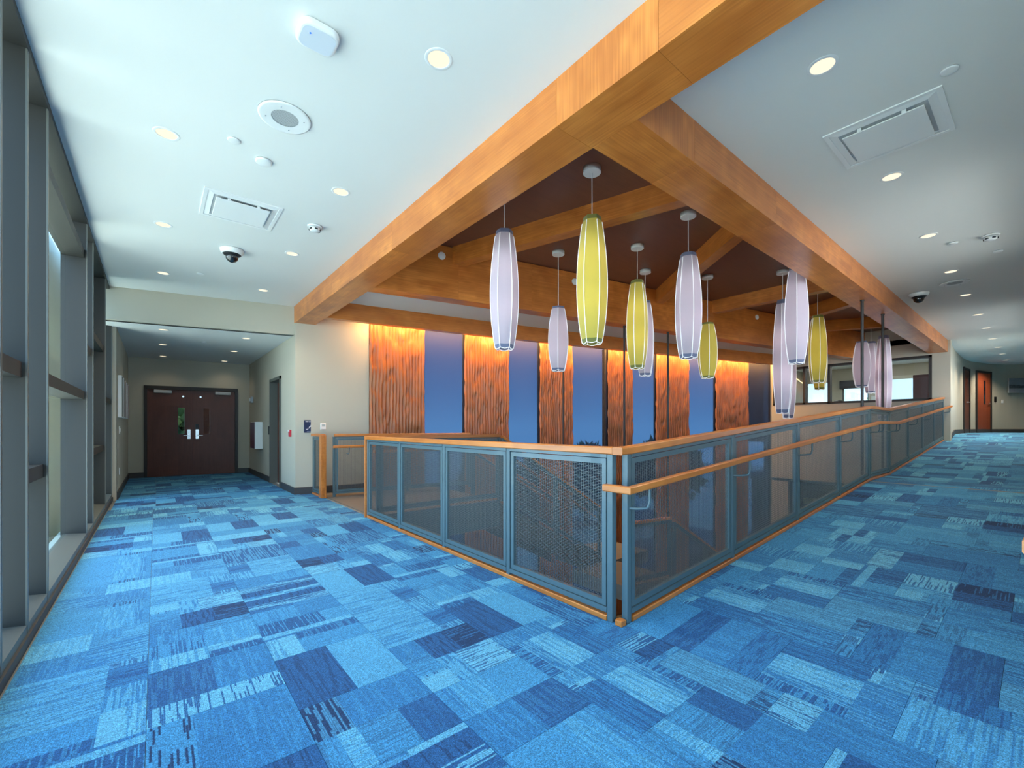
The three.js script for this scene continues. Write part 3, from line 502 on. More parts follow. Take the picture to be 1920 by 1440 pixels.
  for (const y of [-3.5, -3.0, -2.5, -2.0, -1.5, -1.0]) mesh('shelf', box(17.4, 17.8, y, y + 0.025, 2.2, 5.4), M.base, sh);
  const cm = mat([0.55, 0.47, 0.22], 0.7), cart = [[5.2, -1.475], [5.15, -1.975], [5.2, -2.475], [4.15, -0.975], [3.7, -1.475], [3.05, -0.975], [2.75, -1.475], [4.1, -1.975]];
  const cw = ['top carton in the left shelf bay', 'second carton down in the left shelf bay', 'lowest carton in the left shelf bay', 'top carton in the middle shelf bay', 'second-row carton in the middle shelf bay', 'top carton in the right shelf bay', 'second-row carton in the right shelf bay', 'third-row carton in the middle shelf bay'];
  cart.forEach(([d, y], i) => tag(mesh('yellow_carton', [new RoundedBoxGeometry(0.3, 0.2, 0.3, 1, 0.008).translate(17.55, y + 0.1, -d)], cm), 'dull yellow ' + cw[i] + ' below the office', 'box', 'yellow cartons on the lower shelving'));
}

/* ------------------------------------------------------------------ railings */
// woven wire between two uprights a, b (feet, on the floor line), from height h0 to h1
function wires(a, b, h0, h1, woven) {
  const len = Math.hypot(b.x - a.x, b.z - a.z), nv = Math.round(len / 0.0205), nh = Math.round((h1 - h0) / 0.0098), pos = [], uv = [];
  const dir = new THREE.Vector3((b.x - a.x) / len, 0, (b.z - a.z) / len), nor = new THREE.Vector3(-dir.z, 0, dir.x), slope = (b.y - a.y) / len, r = 0.00115;
  const P = (s, h, o) => new THREE.Vector3(a.x + dir.x * s, a.y + slope * s + h, a.z + dir.z * s).addScaledVector(nor, o);
  const quad = (p, q, s, t) => { for (const v of [p, q, s, p, s, t]) { pos.push(v.x, v.y, v.z); uv.push(0, 0); } };
  const prism = (p, q, ax) => { const c = [[-r, -r], [r, -r], [r, r], [-r, r]].map(([u, w]) => [p, q].map((v) => v.clone().addScaledVector(nor, w).addScaledVector(ax, u))); for (let k = 0; k < 4; k++) { const m = (k + 1) % 4; quad(c[k][0], c[m][0], c[m][1], c[k][1]); } };
  const up = new THREE.Vector3(0, 1, 0);
  for (let i = 1; i < nv; i++) { const s = len * i / nv; prism(P(s, h0, 0), P(s, h1, 0), dir); }
  for (let j = 1; j < nh; j++) {
    const h = h0 + (h1 - h0) * j / nh;
    if (!woven) { prism(P(0, h, j % 2 ? 0.002 : -0.002), P(len, h, j % 2 ? 0.002 : -0.002), up); continue; }
    for (let i = 0; i < nv; i++) { const o0 = ((i + j) % 2 ? 1 : -1) * 0.0036, o1 = -o0; prism(P(len * i / nv, h, i ? o0 : 0), P(len * (i + 1) / nv, h, i < nv - 1 ? o1 : 0), up); }
  }
  const g = new THREE.BufferGeometry(); g.setAttribute('position', new THREE.Float32BufferAttribute(pos, 3)); g.setAttribute('uv', new THREE.Float32BufferAttribute(uv, 2)); g.computeVertexNormals(); return g;
}
const along = (a, b, m0, m1) => { const L = a.distanceTo(b), d = b.clone().sub(a).divideScalar(L); return [a.clone().addScaledVector(d, m0), b.clone().addScaledVector(d, -m1)]; };
function bay(rail, a, b, woven, h1 = 1.03) { // one panel between the posts at a and b
  const [c, d] = along(a, b, 0.022, 0.022);
  mesh('bottom_channel', bar(c, d, 0.045, 0.032, 0.052), M.steel, rail); mesh('top_channel', bar(c, d, 0.045, 0.022, h1 - 0.022), M.steel, rail);
  const [e, f] = along(a, b, 0.032, 0.032), p = new THREE.Group(); p.name = 'mesh_panel'; rail.add(p);
  const [e1, f1] = along(e, f, 0.032, 0.032);
  mesh('panel_frame', [bar(e, f, 0.03, 0.034, 0.088), bar(e, f, 0.03, 0.034, h1 - 0.062), bar(e, e1, 0.03, h1 - 0.184, 0.122), bar(f1, f, 0.03, h1 - 0.184, 0.122)], M.steel, p);
  stuff(mesh('wire_mesh', wires(e1, f1, 0.12, h1 - 0.062, woven), M.wire, p));
}
const postG = (p, h, w = 0.042) => { const g = new RoundedBoxGeometry(w, h, w, 1, 0.004); g.translate(p.x, p.y + h / 2, p.z); return g; };
{ // railing along the corridor
  const r = thing('guard_railing', 'corridor railing left of the near corner, wire mesh panels under a maple cap', 'railing');
  const x = 2.18, ds = [1.70, 2.70, 3.70, 4.69, 5.66];
  ds.forEach((d) => mesh('post', postG(V(x, 0, d), 1.03), M.steel, r));
  for (let i = 0; i < 4; i++) bay(r, V(x, 0, ds[i]), V(x, 0, ds[i + 1]), i < 2);
  mesh('cap_rail', sweep([V(x, 1.03, 1.669), V(x, 1.03, 5.73)], chamf(0.075, 0.046, 0.006)), M.maple, r);
  mesh('end_board', new RoundedBoxGeometry(0.085, 1.06, 0.03, 1, 0.004).translate(x, 0.53, -5.70), M.maple, r);
  mesh('kerb', sweep([V(x, 0, 1.72), V(x, 0, 5.66)], chamf(0.055, 0.034, 0.005)), M.maple, r);
  mesh('corner_block', new RoundedBoxGeometry(0.05, 0.036, 0.05, 1, 0.005).translate(x - 0.004, 0.018, -1.63), M.maple, r);
}
{ // railing up the ramp
  const r = thing('guard_railing', 'long railing climbing the ramp to the right, with a lower maple handrail', 'railing');
  const D = 1.63, F = (X) => V(X, floorY(X), D), px = [2.235, 3.63, 5.09, 6.53, 7.90, 7.985, 9.15, 9.235, 10.72, 12.2, 13.65, 14.98];
  px.forEach((X) => mesh('post', postG(F(X), 1.035), M.steel, r));
  for (let i = 0; i < px.length - 1; i++) if (px[i + 1] - px[i] > 0.2) bay(r, F(px[i]), F(px[i + 1]), i < 1);
  const line = [2.15, 7.96, 9.19, 15.03].map((X) => V(X, floorY(X) + 1.03, D));
  line[0] = V(2.143, 1.03, D);
  mesh('cap_rail', sweep([V(2.143, 1.03, D), V(2.235, 1.0325, D), line[1], line[2], line[3]], chamf(0.075, 0.046, 0.006)), M.maple, r);
  mesh('kerb', sweep([F(2.27), F(7.96), F(9.19), F(15.0)], chamf(0.055, 0.034, 0.005)), M.maple, r);
  const hd = 1.505, hl = [2.09, 7.92, 9.2, 15.25].map((X) => V(X, floorY(X) + 0.815, hd));
  const hr = mesh('handrail', sweep([V(2.09, 0.815, 1.68), V(2.09, 0.815, hd), hl[1], hl[2], hl[3]], chamf(0.05, 0.042, 0.006)), M.maple, r);
  for (const X of [2.235, 3.63, 5.09, 6.53, 7.90, 8.15, 9.0, 9.235, 10.72, 12.2, 13.65, 14.98]) {
    const y = floorY(X) + 0.70; mesh('bracket', tube([V(X, y, D), V(X + 0.02, y, D - 0.06), V(X + 0.05, y + 0.01, hd + 0.01), V(X + 0.055, y + 0.05, hd), V(X + 0.055, y + 0.122, hd)], 0.008, 14, 8), M.steel, hr);
  }
}
{ // short piece by the stair sign wall
  const r = thing('stair_gate_railing', 'short railing stub with wooden end post under the thermostat', 'railing');
  mesh('post', postG(V(2.18, 0, 8.24), 1.02), M.steel, r);
  bay(r, V(2.18, 0, 7.80), V(2.18, 0, 8.24), false);
  mesh('cap_rail', sweep([V(2.18, 1.03, 7.70), V(2.18, 1.03, 8.30)], chamf(0.075, 0.046, 0.006)), M.maple, r);
  mesh('end_post', new RoundedBoxGeometry(0.085, 1.06, 0.12, 1, 0.005).translate(2.18, 0.53, -7.72), M.maple, r);
  mesh('kerb', sweep([V(2.18, 0, 7.78), V(2.18, 0, 8.26)], chamf(0.055, 0.034, 0.005)), M.maple, r);
}
{ // handrail end at the right edge of the picture
  const r = thing('ramp_handrail', 'maple handrail end at the right edge of the picture', 'handrail');
  const h = mesh('rail', sweep([V(1.775, 0.86, 0.018), V(2.4, 0.86, 0.0), V(7.0, floorY(7) + 0.86, -0.02)], chamf(0.05, 0.045, 0.008)), M.maple, r);
  for (const X of [2.7, 4.5, 6.3]) mesh('bracket', tube([V(X, floorY(X) + 0.76, -0.12), V(X, floorY(X) + 0.76, -0.02), V(X, floorY(X) + 0.87, 0.0)], 0.008, 8, 8), M.steel, h);
}

/* ------------------------------------------------------------------ staircase */
{
  const s = thing('staircase', 'open steel staircase descending behind the corridor railing', 'staircase');
  mesh('landing', slab([[2.25, 5.63], [4.32, 5.63], [4.32, 7.72], [2.25, 7.98]], -0.03, 0.004), M.rubber, s);
  mesh('landing_edge', bar(V(2.26, -0.4, 5.615), V(4.32, -0.4, 5.615), 0.03, 0.42), M.steel, s);
  const n = 9, rise = 0.165, run = 0.29, x0 = 4.32;
  for (let i = 0; i < n; i++) { const X = x0 + i * run, y = -(i + 1) * rise; const a = 5.66, b = 7.55 - 0.16 * (X - 4.32); if (i < n - 1) mesh('tread', box(X - 0.02, X + run, y - 0.035, y, a, b), M.rubber, s); mesh('riser', box(X - 0.005, X + 0.005, y, y + rise - 0.035, a, b), M.slabGrey, s); }
  const xe = x0 + run * n, ye = -n * rise;
  for (const d of [5.64, 7.2]) mesh('stringer', sweep([V(x0 - 0.05, -0.42, d), V(xe + 0.1, ye - 0.42, d)], rect(0.03, 0.42)), M.aluLight, s);
  mesh('landing', slab([[6.1, 4.45], [7.15, 4.25], [7.15, 5.5], [8.3, 5.5], [8.3, 6.5], [6.85, 6.9], [6.85, 5.66], [6.1, 5.66]], ye - 0.25, ye), M.slabGrey, s);
  const n2 = 13, X2 = 7.17;
  for (let i = 0; i < n2; i++) { const X = X2 + i * run, y = ye - (i + 1) * rise, a = 4.24 - 0.02 * i, b = a + 1.2; mesh('tread', box(X - 0.02, X + run, y - 0.035, y, a, b), M.rubber, s); mesh('riser', box(X - 0.005, X + 0.005, y, y + rise - 0.035, a, b), M.slabGrey, s); }
  for (const o of [0, 1.22]) mesh('stringer', sweep([V(X2 - 0.05, ye - 0.4, 4.22 + o), V(X2 + n2 * run, ye - n2 * rise - 0.4, 3.96 + o)], rect(0.03, 0.42)), M.steel, s);
  // guards of the stair: level run, falling run, landing run, second falling run
  const guard = (p, q, k, cut = 1.03) => { const L = p.distanceTo(q), m = Math.max(1, Math.round(L / 1.2)); for (let i = 0; i <= m; i++) mesh('post', postG(p.clone().lerp(q, i / m), cut), M.steel, s); for (let i = 0; i < m; i++) bay(s, p.clone().lerp(q, i / m), p.clone().lerp(q, (i + 1) / m), false); mesh('cap_rail', sweep([p.clone().add(new THREE.Vector3(0, 1.03, 0)), q.clone().add(new THREE.Vector3(0, 1.03, 0))], chamf(0.075, 0.046, 0.006)), M.maple, s); };
  guard(V(2.30, 0, 5.66), V(4.34, 0, 5.66));
  guard(V(4.40, -0.02, 5.66), V(6.88, ye + 0.02, 5.66));
  guard(V(2.36, 0, 7.70), V(4.86, 0, 7.30));
  guard(V(4.9, -0.3, 7.28), V(7.0, ye, 6.95));
  guard(V(6.12, ye, 4.47), V(7.12, ye, 4.26));
  guard(V(7.2, ye - 0.05, 4.24), V(10.3, ye - 1.8, 4.04));
  const hr = mesh('handrail', sweep([V(2.30, 0.84, 7.56), V(4.7, 0.84, 7.18), V(6.9, ye + 0.88, 6.85)], chamf(0.05, 0.042, 0.006)), M.maple, s);
  for (const X of [2.55, 4.4]) mesh('bracket', tube([V(X, 0.74, 7.66 - 0.16 * (X - 2.4)), V(X, 0.74, 7.56 - 0.16 * (X - 2.3)), V(X, 0.85, 7.54 - 0.16 * (X - 2.3))], 0.008, 8, 8), M.steel, hr);
  mesh('handrail', sweep([V(2.30, 0.84, 5.80), V(4.4, 0.84, 5.80), V(6.9, ye + 0.84, 5.80)], chamf(0.05, 0.042, 0.006)), M.maple, s);
}
// steel hangers
for (const [X, D, y0, y1, l] of [
  [7.2, 6.98, -1.5, HB, 'thin dark hanger rod in front of the third carved panel'],
  [8.3, 6.73, -1.5, HB, 'thin dark hanger rod at the right side of the third blue window'],
  [6.62, 4.88, -1.45, HB, 'thin dark hanger rod behind the middle yellow-green pendant'],
  [7.71, 4.66, -1.6, HB, 'thin dark hanger rod right of the grey-lavender pendant'],
  [7.94, 1.70, 0.42, HB, 'left dark hanger rod rising from the ramp railing to the beam'],
  [9.19, 1.70, 0.42, HB, 'right dark hanger rod rising from the ramp railing to the beam']]) tag(mesh('hanger_rod', [cyl(0.019, 0.019, y1 - y0, V(X, (y0 + y1) / 2, D), 12), cyl(0.026, 0.026, 0.012, V(X, y1 - 0.006, D), 16)], M.frameDark), l, 'rod', 'steel hanger rods');

/* ------------------------------------------------------------------ pendant lamps */
{
  const shadeMat = (c) => phys(c, 1, { transmission: 0.5, thickness: 0, side: THREE.DoubleSide });
  const kinds = { lav: { panel: shadeMat([0.66, 0.585, 0.66]), tip: shadeMat([0.20, 0.23, 0.36]), light: [1, 0.86, 0.84] }, lime: { panel: shadeMat([0.74, 0.62, 0.115]), tip: shadeMat([0.26, 0.28, 0.07]), light: [1, 0.9, 0.6] } };
  const seam = new THREE.MeshStandardMaterial({ color: 0xf4f4f6, emissive: 0xffffff, emissiveIntensity: 0.09, roughness: 0.4 });
  const bulbMat = new THREE.MeshStandardMaterial({ color: 0, emissive: 0xfff0dd, emissiveIntensity: 0.8 });
  const prof = (t) => 0.074 + 0.071 * Math.pow(Math.sin(Math.PI * (0.05 + 0.90 * Math.pow(t, 0.92))), 0.9) + 0.008 * (1 - t);   // t: 0 bottom, 1 top
  function pendant(kind, len, turn, yBot, X, D, label) {
    const k = kinds[kind], t = thing('pendant_lamp', label, 'pendant lamp', 'pendant lamps over the stairwell', V(X, yBot, D), turn);
    const wide = len < 1 ? 1.08 : 1.0, N = 18, R = (v) => prof(v) * wide;
    for (let f = 0; f < 6; f++) {
      const a0 = f * Math.PI / 3, a1 = a0 + Math.PI / 3;
      const strip = (v0, v1, n, name, m, parent) => {
        const pos = [], uv = [], K = 6;
        const pt = (u, v) => { const r = R(v), c0 = [Math.cos(a0) * r, Math.sin(a0) * r], c1 = [Math.cos(a1) * r, Math.sin(a1) * r], bul = 1 + 0.035 * Math.sin(Math.PI * u), sc = v < 0.04 ? -0.012 * Math.sin(Math.PI * u) * (1 - v / 0.04) : 0; return [(c0[0] + (c1[0] - c0[0]) * u) * bul, v * len + sc, (c0[1] + (c1[1] - c0[1]) * u) * bul]; };
        for (let i = 0; i < n; i++) for (let j = 0; j < K; j++) { const va = v0 + (v1 - v0) * i / n, vb = v0 + (v1 - v0) * (i + 1) / n, ua = j / K, ub = (j + 1) / K; const A = pt(ua, va), B = pt(ub, va), C = pt(ub, vb), E = pt(ua, vb); pos.push(...A, ...C, ...B, ...A, ...E, ...C); for (let q = 0; q < 6; q++) uv.push(ua, va); }
        const g = new THREE.BufferGeometry(); g.setAttribute('position', new THREE.Float32BufferAttribute(pos, 3)); g.setAttribute('uv', new THREE.Float32BufferAttribute(uv, 2)); g.computeVertexNormals(); return mesh(name, g, m, parent);
      };
      const p = strip(0.03, 0.965, N, 'shade_panel', k.panel, t);
      strip(0, 0.03, 2, 'bottom_band', k.tip, p);
      strip(0.965, 1, 2, 'top_band', k.tip, p);
      const pts = Array.from({ length: 15 }, (_, i) => { const v = i / 14 * 0.955, r = R(v) + 0.0015; return new THREE.Vector3(Math.cos(a0) * r, v * len, Math.sin(a0) * r); });
      mesh('seam', new THREE.TubeGeometry(new THREE.CatmullRomCurve3(pts), 28, 0.0042, 5), seam, t);
      mesh('bottom_edge', new THREE.TubeGeometry(new THREE.CatmullRomCurve3([0, 0.25, 0.5, 0.75, 1].map((u) => { const r = R(0), b = 1 + 0.035 * Math.sin(Math.PI * u); return new THREE.Vector3((Math.cos(a0) + (Math.cos(a1) - Math.cos(a0)) * u) * r * b, -0.012 * Math.sin(Math.PI * u), (Math.sin(a0) + (Math.sin(a1) - Math.sin(a0)) * u) * r * b); })), 8, 0.0045, 5), seam, t);
    }
    const top = HD - yBot;
    mesh('spider', [0, 1, 2].map((q) => { const a = q * Math.PI / 3, r = R(1); return tube([new THREE.Vector3(-Math.cos(a) * r, len - 0.02, -Math.sin(a) * r), new THREE.Vector3(0, len - 0.02, 0), new THREE.Vector3(Math.cos(a) * r, len - 0.02, Math.sin(a) * r)], 0.004, 2, 5); }), M.chrome, t);
    mesh('cord', cyl(0.0045, 0.0045, top - len, new THREE.Vector3(0, (top + len) / 2 - 0.01, 0), 8), M.white, t);
    mesh('canopy', lathe([[0, -0.055], [0.085, -0.055], [0.09, -0.05], [0.09, 0], [0, 0]], new THREE.Vector3(0, top, 0)), M.white, t);
    for (const v of [0.33, 0.66]) { const b = mesh('bulb', new THREE.SphereGeometry(0.022, 10, 8).translate(0, v * len, 0), bulbMat, t); b.castShadow = false; const L = new THREE.PointLight(new THREE.Color().setRGB(...k.light), 0.013 * len, 0, 2); L.position.set(0, v * len, 0); L.castShadow = true; t.add(L); }
  }
  const P = [
    ['lav', 1.25, 0.42, 2.035, 2.88, 3.66, 'leftmost tall lavender pendant lamp, its canopy hidden by the beam'],
    ['lime', 1.25, 0.16, 2.035, 3.37, 2.87, 'large yellow-green pendant lamp hanging nearest the beam corner'],
    ['lav', 0.93, 0.75, 2.03, 4.59, 4.55, 'short pink-lavender pendant lamp left of the large yellow-green one'],
    ['lime', 1.24, 0.3, 2.035, 5.31, 3.69, 'middle yellow-green pendant lamp overlapping a lavender one behind'],
    ['lav', 1.22, 0.5, 2.045, 6.25, 4.19, 'lavender pendant lamp half hidden behind the middle yellow-green one'],
    ['lav', 1.25, 0.9, 2.035, 4.98, 2.74, 'tall grey-lavender pendant lamp in the middle of the row'],
    ['lime', 0.93, 0.65, 2.04, 7.30, 3.67, 'short yellow-green pendant lamp right of the grey-lavender one'],
    ['lav', 1.86, 0.2, 1.43, 8.04, 2.77, 'extra long pale pink pendant lamp reaching almost to the ramp railing'],
    ['lav', 1.25, 0.35, 2.035, 6.50, 2.08, 'grey-lavender pendant lamp tucked behind the lower edge of the ramp beam'],
    ['lime', 1.25, 0.55, 2.035, 9.63, 2.73, 'right yellow-green pendant lamp in front of the office windows'],
    ['lime', 1.25, 0.1, 2.035, 11.5, 3.22, 'farther yellow-green pendant lamp, its tip showing below the right one'],
    ['lav', 0.93, 0.3, 2.03, 11.3, 2.43, 'short pink pendant lamp beside the left ramp hanger rod'],
    ['lav', 1.25, 0.8, 2.035, 13.6, 2.74, 'farthest pink pendant lamp, mostly hidden behind the long one'],
    ['lav', 1.90, 0.6, 1.38, 12.9, 2.37, 'long pink pendant lamp behind the right ramp hanger rod'],
    ['lav', 1.90, 0.45, 1.38, 9.95, 3.33, 'extra long pink pendant lamp behind the other extra long one'],
  ];
  for (const p of P) pendant(...p);
}

/* ------------------------------------------------------------------ ceiling fittings */
function downlight(X, D, h, label, group, cd = 2.2) {
  const t = thing('recessed_downlight', label, 'downlight', group, V(X, h, D));
  mesh('trim_ring', lathe([[0.062, 0.0], [0.062, -0.004], [0.078, -0.003], [0.08, 0.0]], null, 32), M.white, t);
  mesh('lens', lathe([[0, -0.0015], [0.063, -0.0015]], null, 32), M.glow, t);
  const L = new THREE.SpotLight(new THREE.Color().setRGB(1, 0.86, 0.66), cd, 0, 1.15, 0.7, 2); L.position.copy(V(X, h - 0.012, D)); L.target.position.copy(V(X, h - 1, D)); L.castShadow = true; L.shadow.radius = 3; scene.add(L, L.target);
}
{
  const g = 'downlights in the corridor ceiling';
  downlight(1.27, 2.23, H, 'big round downlight nearest the camera, right of the access point', g);
  downlight(0.06, 4.05, H, 'round downlight left of the round ceiling speaker', g);
  downlight(1.30, 4.05, H, 'round downlight between the speaker and the timber beam', g);
  downlight(0.06, 5.89, H, 'round downlight just left of the dome camera side of the air diffuser', g);
  downlight(1.30, 5.88, H, 'round downlight below and left of the smoke detector', g);
  downlight(0.08, 7.75, H, 'round downlight at far left of the corridor ceiling near the window wall', g);
  downlight(1.30, 7.74, H, 'farthest corridor downlight, next to the end of the beam', g);
  const g2 = 'downlights over the ramp', ord = ['first and largest', 'second', 'third', 'fourth', 'fifth', 'sixth', 'seventh', 'eighth', 'ninth', 'tenth', 'eleventh and farthest'];
  [3.05, 4.86, 6.68, 8.46, 10.15, 12.1, 13.9, 15.7, 17.5, 19.2, 21.1].forEach((X, i) => downlight(X, 0.84, H, `${ord[i]} downlight in the row above the ramp`, g2, i > 6 ? 5 : i > 5 ? 2.5 : 1.4));
  const g3 = 'downlights in the low hall ceiling', nm = ['nearest left', 'nearest right', 'middle left', 'middle right', 'farthest left', 'farthest right'];
  [[0.1, 9.38], [1.29, 9.35], [0.11, 11.1], [1.31, 11.13], [0.13, 12.93], [1.32, 12.93]].forEach(([X, D], i) => downlight(X, D, 2.83, `${nm[i]} downlight in the low ceiling before the double door`, g3, 0.22));
}
const disc = (name, r, h, X, y, D, label, cat, group) => tag(mesh(name, lathe([[0, -h], [r * 0.85, -h], [r, -h * 0.55], [r, 0], [0, 0]], V(X, y, D), 28), M.white), label, cat, group);
disc('sprinkler_cover', 0.042, 0.012, 0.45, H, 3.82, 'small round sprinkler cover left of the larger white disc', 'cover', 'sprinkler covers');
disc('sprinkler_cover', 0.06, 0.022, 0.67, H, 3.97, 'white sprinkler disc between the speaker and the left diffuser', 'cover', 'sprinkler covers');
disc('sprinkler_cover', 0.042, 0.012, 0.48, H, 7.45, 'tiny sprinkler cover beyond the left dome camera', 'cover', 'sprinkler covers');
disc('sprinkler_cover', 0.042, 0.012, 3.67, H, 0.37, 'sprinkler cover above the right air diffuser', 'cover', 'sprinkler covers');
disc('sprinkler_cover', 0.042, 0.02, 7.15, H, 0.69, 'sprinkler cover right of the third ramp downlight', 'cover', 'sprinkler covers');
disc('sprinkler_cover', 0.042, 0.02, 7.9, H, 0.38, 'sprinkler cover beyond the right smoke detector', 'cover', 'sprinkler covers');
disc('sprinkler_cover', 0.042, 0.012, 0.71, 2.83, 10.26, 'sprinkler cover in the middle of the low hall ceiling', 'cover', 'sprinkler covers');
for (const [u, y, l] of [[3.14, 3.62, 'white round cap on the back beam left of the first cross beam'], [5.42, 3.62, 'white round cap on the back beam behind the large yellow-green pendant'], [10.3, 3.62, 'white round cap on the back beam near the long pendants']]) {
  const g = lathe([[0, 0.02], [0.045, 0.02], [0.055, 0.01], [0.055, 0], [0, 0]], null, 24).rotateX(Math.PI / 2).rotateY(-0.19 * 0.98).translate(u, y, -beamCD(u) - 0.0);
  tag(mesh('beam_cap', g, M.white), l, 'cover', 'round caps on the back beam');
}
for (const [X, D, l] of [[1.31, 4.92, 'white smoke detector with dark slots on the corridor ceiling'], [7.2, 0.4, 'white smoke detector over the ramp near the bright ceiling patch']]) {
  const t = thing('smoke_detector', l, 'smoke detector', null, V(X, H, D));
  mesh('base', lathe([[0, -0.018], [0.068, -0.018], [0.073, -0.01], [0.073, 0], [0, 0]]), M.white, t);
  mesh('dome', lathe([[0, -0.062], [0.035, -0.06], [0.052, -0.048], [0.06, -0.018], [0, -0.018]]), M.white, t);
  mesh('slot', [0, 1, 2, 3, 4, 5].map((k) => new THREE.BoxGeometry(0.028, 0.013, 0.008).translate(0, -0.042, 0.055).rotateX(0).rotateY(k * Math.PI / 3)), M.black, t);
}
for (const [X, D, l, turn] of [[0.71, 6.2, 'black and white dome camera on the corridor ceiling', 2.4], [9.44, 1.3, 'black and white dome camera beside the ramp beam', 3.9]]) {
  const t = thing('dome_camera', l, 'security camera', null, V(X, H, D), turn);
  mesh('housing', lathe([[0, -0.06], [0.095, -0.06], [0.115, -0.045], [0.125, -0.012], [0.125, 0], [0, 0]], null, 40), M.white, t);
  mesh('dark_ring', lathe([[0, -0.078], [0.075, -0.078], [0.096, -0.06], [0, -0.06]], null, 40), M.black, t);
  mesh('dome', new THREE.SphereGeometry(0.068, 28, 18).translate(0, -0.088, 0), M.blackGloss, t);
}
for (const [X, D, l] of [[0.69, 3.32, 'round white ceiling speaker with perforated grille on the corridor ceiling'], [9.16, 0.87, 'round ceiling speaker over the middle of the ramp']]) {
  const t = thing('ceiling_speaker', l, 'speaker', null, V(X, H, D));
  mesh('bezel', lathe([[0.085, -0.008], [0.15, -0.012], [0.163, -0.008], [0.166, 0], [0.085, 0]], null, 48), M.white, t);
  mesh('grille', lathe([[0, -0.005], [0.086, -0.005]], null, 40), M.grille, t);
  const dots = []; for (let a = -9; a <= 9; a++) for (let b = -9; b <= 9; b++) if (a * a + b * b < 86) { const g = new THREE.CircleGeometry(0.0026, 6).rotateX(Math.PI / 2).translate(a * 0.0088 + (b & 1) * 0.0044, -0.0056, b * 0.0088); dots.push(g); }
  stuff(mesh('perforation', dots, M.slabGrey, t));
  mesh('screw', [0, 1, 2, 3].map((k) => new THREE.SphereGeometry(0.005, 8, 6).scale(1, 0.5, 1).translate(Math.cos(k * 1.571 + 0.4) * 0.12, -0.012, Math.sin(k * 1.571 + 0.4) * 0.12)), M.chrome, t);
}
{ // wireless access point
  const t = thing('access_point', 'white rounded wireless access point with blue light on the near ceiling', 'access point', null, V(0.68, H, 2.50));
  const rs = (w, h, r) => { const p = new THREE.Shape(); p.moveTo(-w + r, -h); p.lineTo(w - r, -h); p.quadraticCurveTo(w, -h, w, -h + r); p.lineTo(w, h - r); p.quadraticCurveTo(w, h, w - r, h); p.lineTo(-w + r, h); p.quadraticCurveTo(-w, h, -w, h - r); p.lineTo(-w, -h + r); p.quadraticCurveTo(-w, -h, -w + r, -h); return p; };
  mesh('body', new THREE.ExtrudeGeometry(rs(0.088, 0.078, 0.05), { depth: 0.012, bevelEnabled: true, bevelThickness: 0.014, bevelSize: 0.014, bevelSegments: 5, curveSegments: 8 }).rotateX(Math.PI / 2).translate(0, -0.014, 0), M.white, t);
  mesh('face_plate', new THREE.ExtrudeGeometry(rs(0.085, 0.075, 0.048), { depth: 0.002, bevelEnabled: false, curveSegments: 8 }).rotateX(Math.PI / 2).translate(0, -0.0395, 0), mat([0.66, 0.71, 0.78], 0.5), t);
  mesh('status_light', new THREE.SphereGeometry(0.0045, 10, 8).translate(-0.045, -0.043, 0.03), new THREE.MeshStandardMaterial({ color: 0x0a3aff, emissive: 0x2060ff, emissiveIntensity: 0.5 }), t);
}
for (const [X, D, l, turn] of [[0.65, 5.03, 'square air diffuser with hanging plate on the corridor ceiling', 0], [4.11, 0.73, 'square air diffuser with hanging plate above the ramp', Math.PI / 2]]) {
  const t = thing('air_diffuser', l, 'air vent', null, V(X, H, D), turn);
  const e = 0.315, q = (x0, x1, y0, y1, z0, z1) => new THREE.BoxGeometry(x1 - x0, y1 - y0, z1 - z0).translate((x0 + x1) / 2, (y0 + y1) / 2, (z0 + z1) / 2);
  mesh('frame', [q(-e, e, -0.008, 0, -e, -e + 0.03), q(-e, e, -0.008, 0, e - 0.03, e), q(-e, -e + 0.03, -0.008, 0, -e + 0.03, e - 0.03), q(e - 0.03, e, -0.008, 0, -e + 0.03, e - 0.03)], M.white, t);
  // sloping cone between frame and plate, sides of the pan
  const pan = new THREE.CylinderGeometry(0.285 * Math.SQRT2, 0.235 * Math.SQRT2, 0.05, 4, 1, true).rotateY(Math.PI / 4).scale(1, -1, 1).translate(0, 0.022, 0);
  mesh('pan', q(-0.29, 0.29, -0.0025, -0.0005, -0.29, 0.29), mat([0.55, 0.57, 0.58], 0.7), t);
  mesh('flare', [0, 1, 2, 3].map((k) => hexa([new THREE.Vector3(-0.285, -0.004, 0.285), new THREE.Vector3(0.285, -0.004, 0.285), new THREE.Vector3(0.24, -0.012, 0.24), new THREE.Vector3(-0.24, -0.012, 0.24)], [new THREE.Vector3(-0.285, -0.002, 0.285), new THREE.Vector3(0.285, -0.002, 0.285), new THREE.Vector3(0.24, -0.003, 0.24), new THREE.Vector3(-0.24, -0.003, 0.24)]).rotateY(k * Math.PI / 2)), M.white, t);
  mesh('plate', new RoundedBoxGeometry(0.44, 0.008, 0.44, 2, 0.003).translate(0, -0.026, 0), M.white, t);
  mesh('clip', [[-0.12, -0.215], [0.12, -0.215], [-0.12, 0.215], [0.12, 0.215]].map(([x, z]) => q(x - 0.012, x + 0.012, -0.028, -0.002, z - 0.008, z + 0.008)), M.white, t);
}

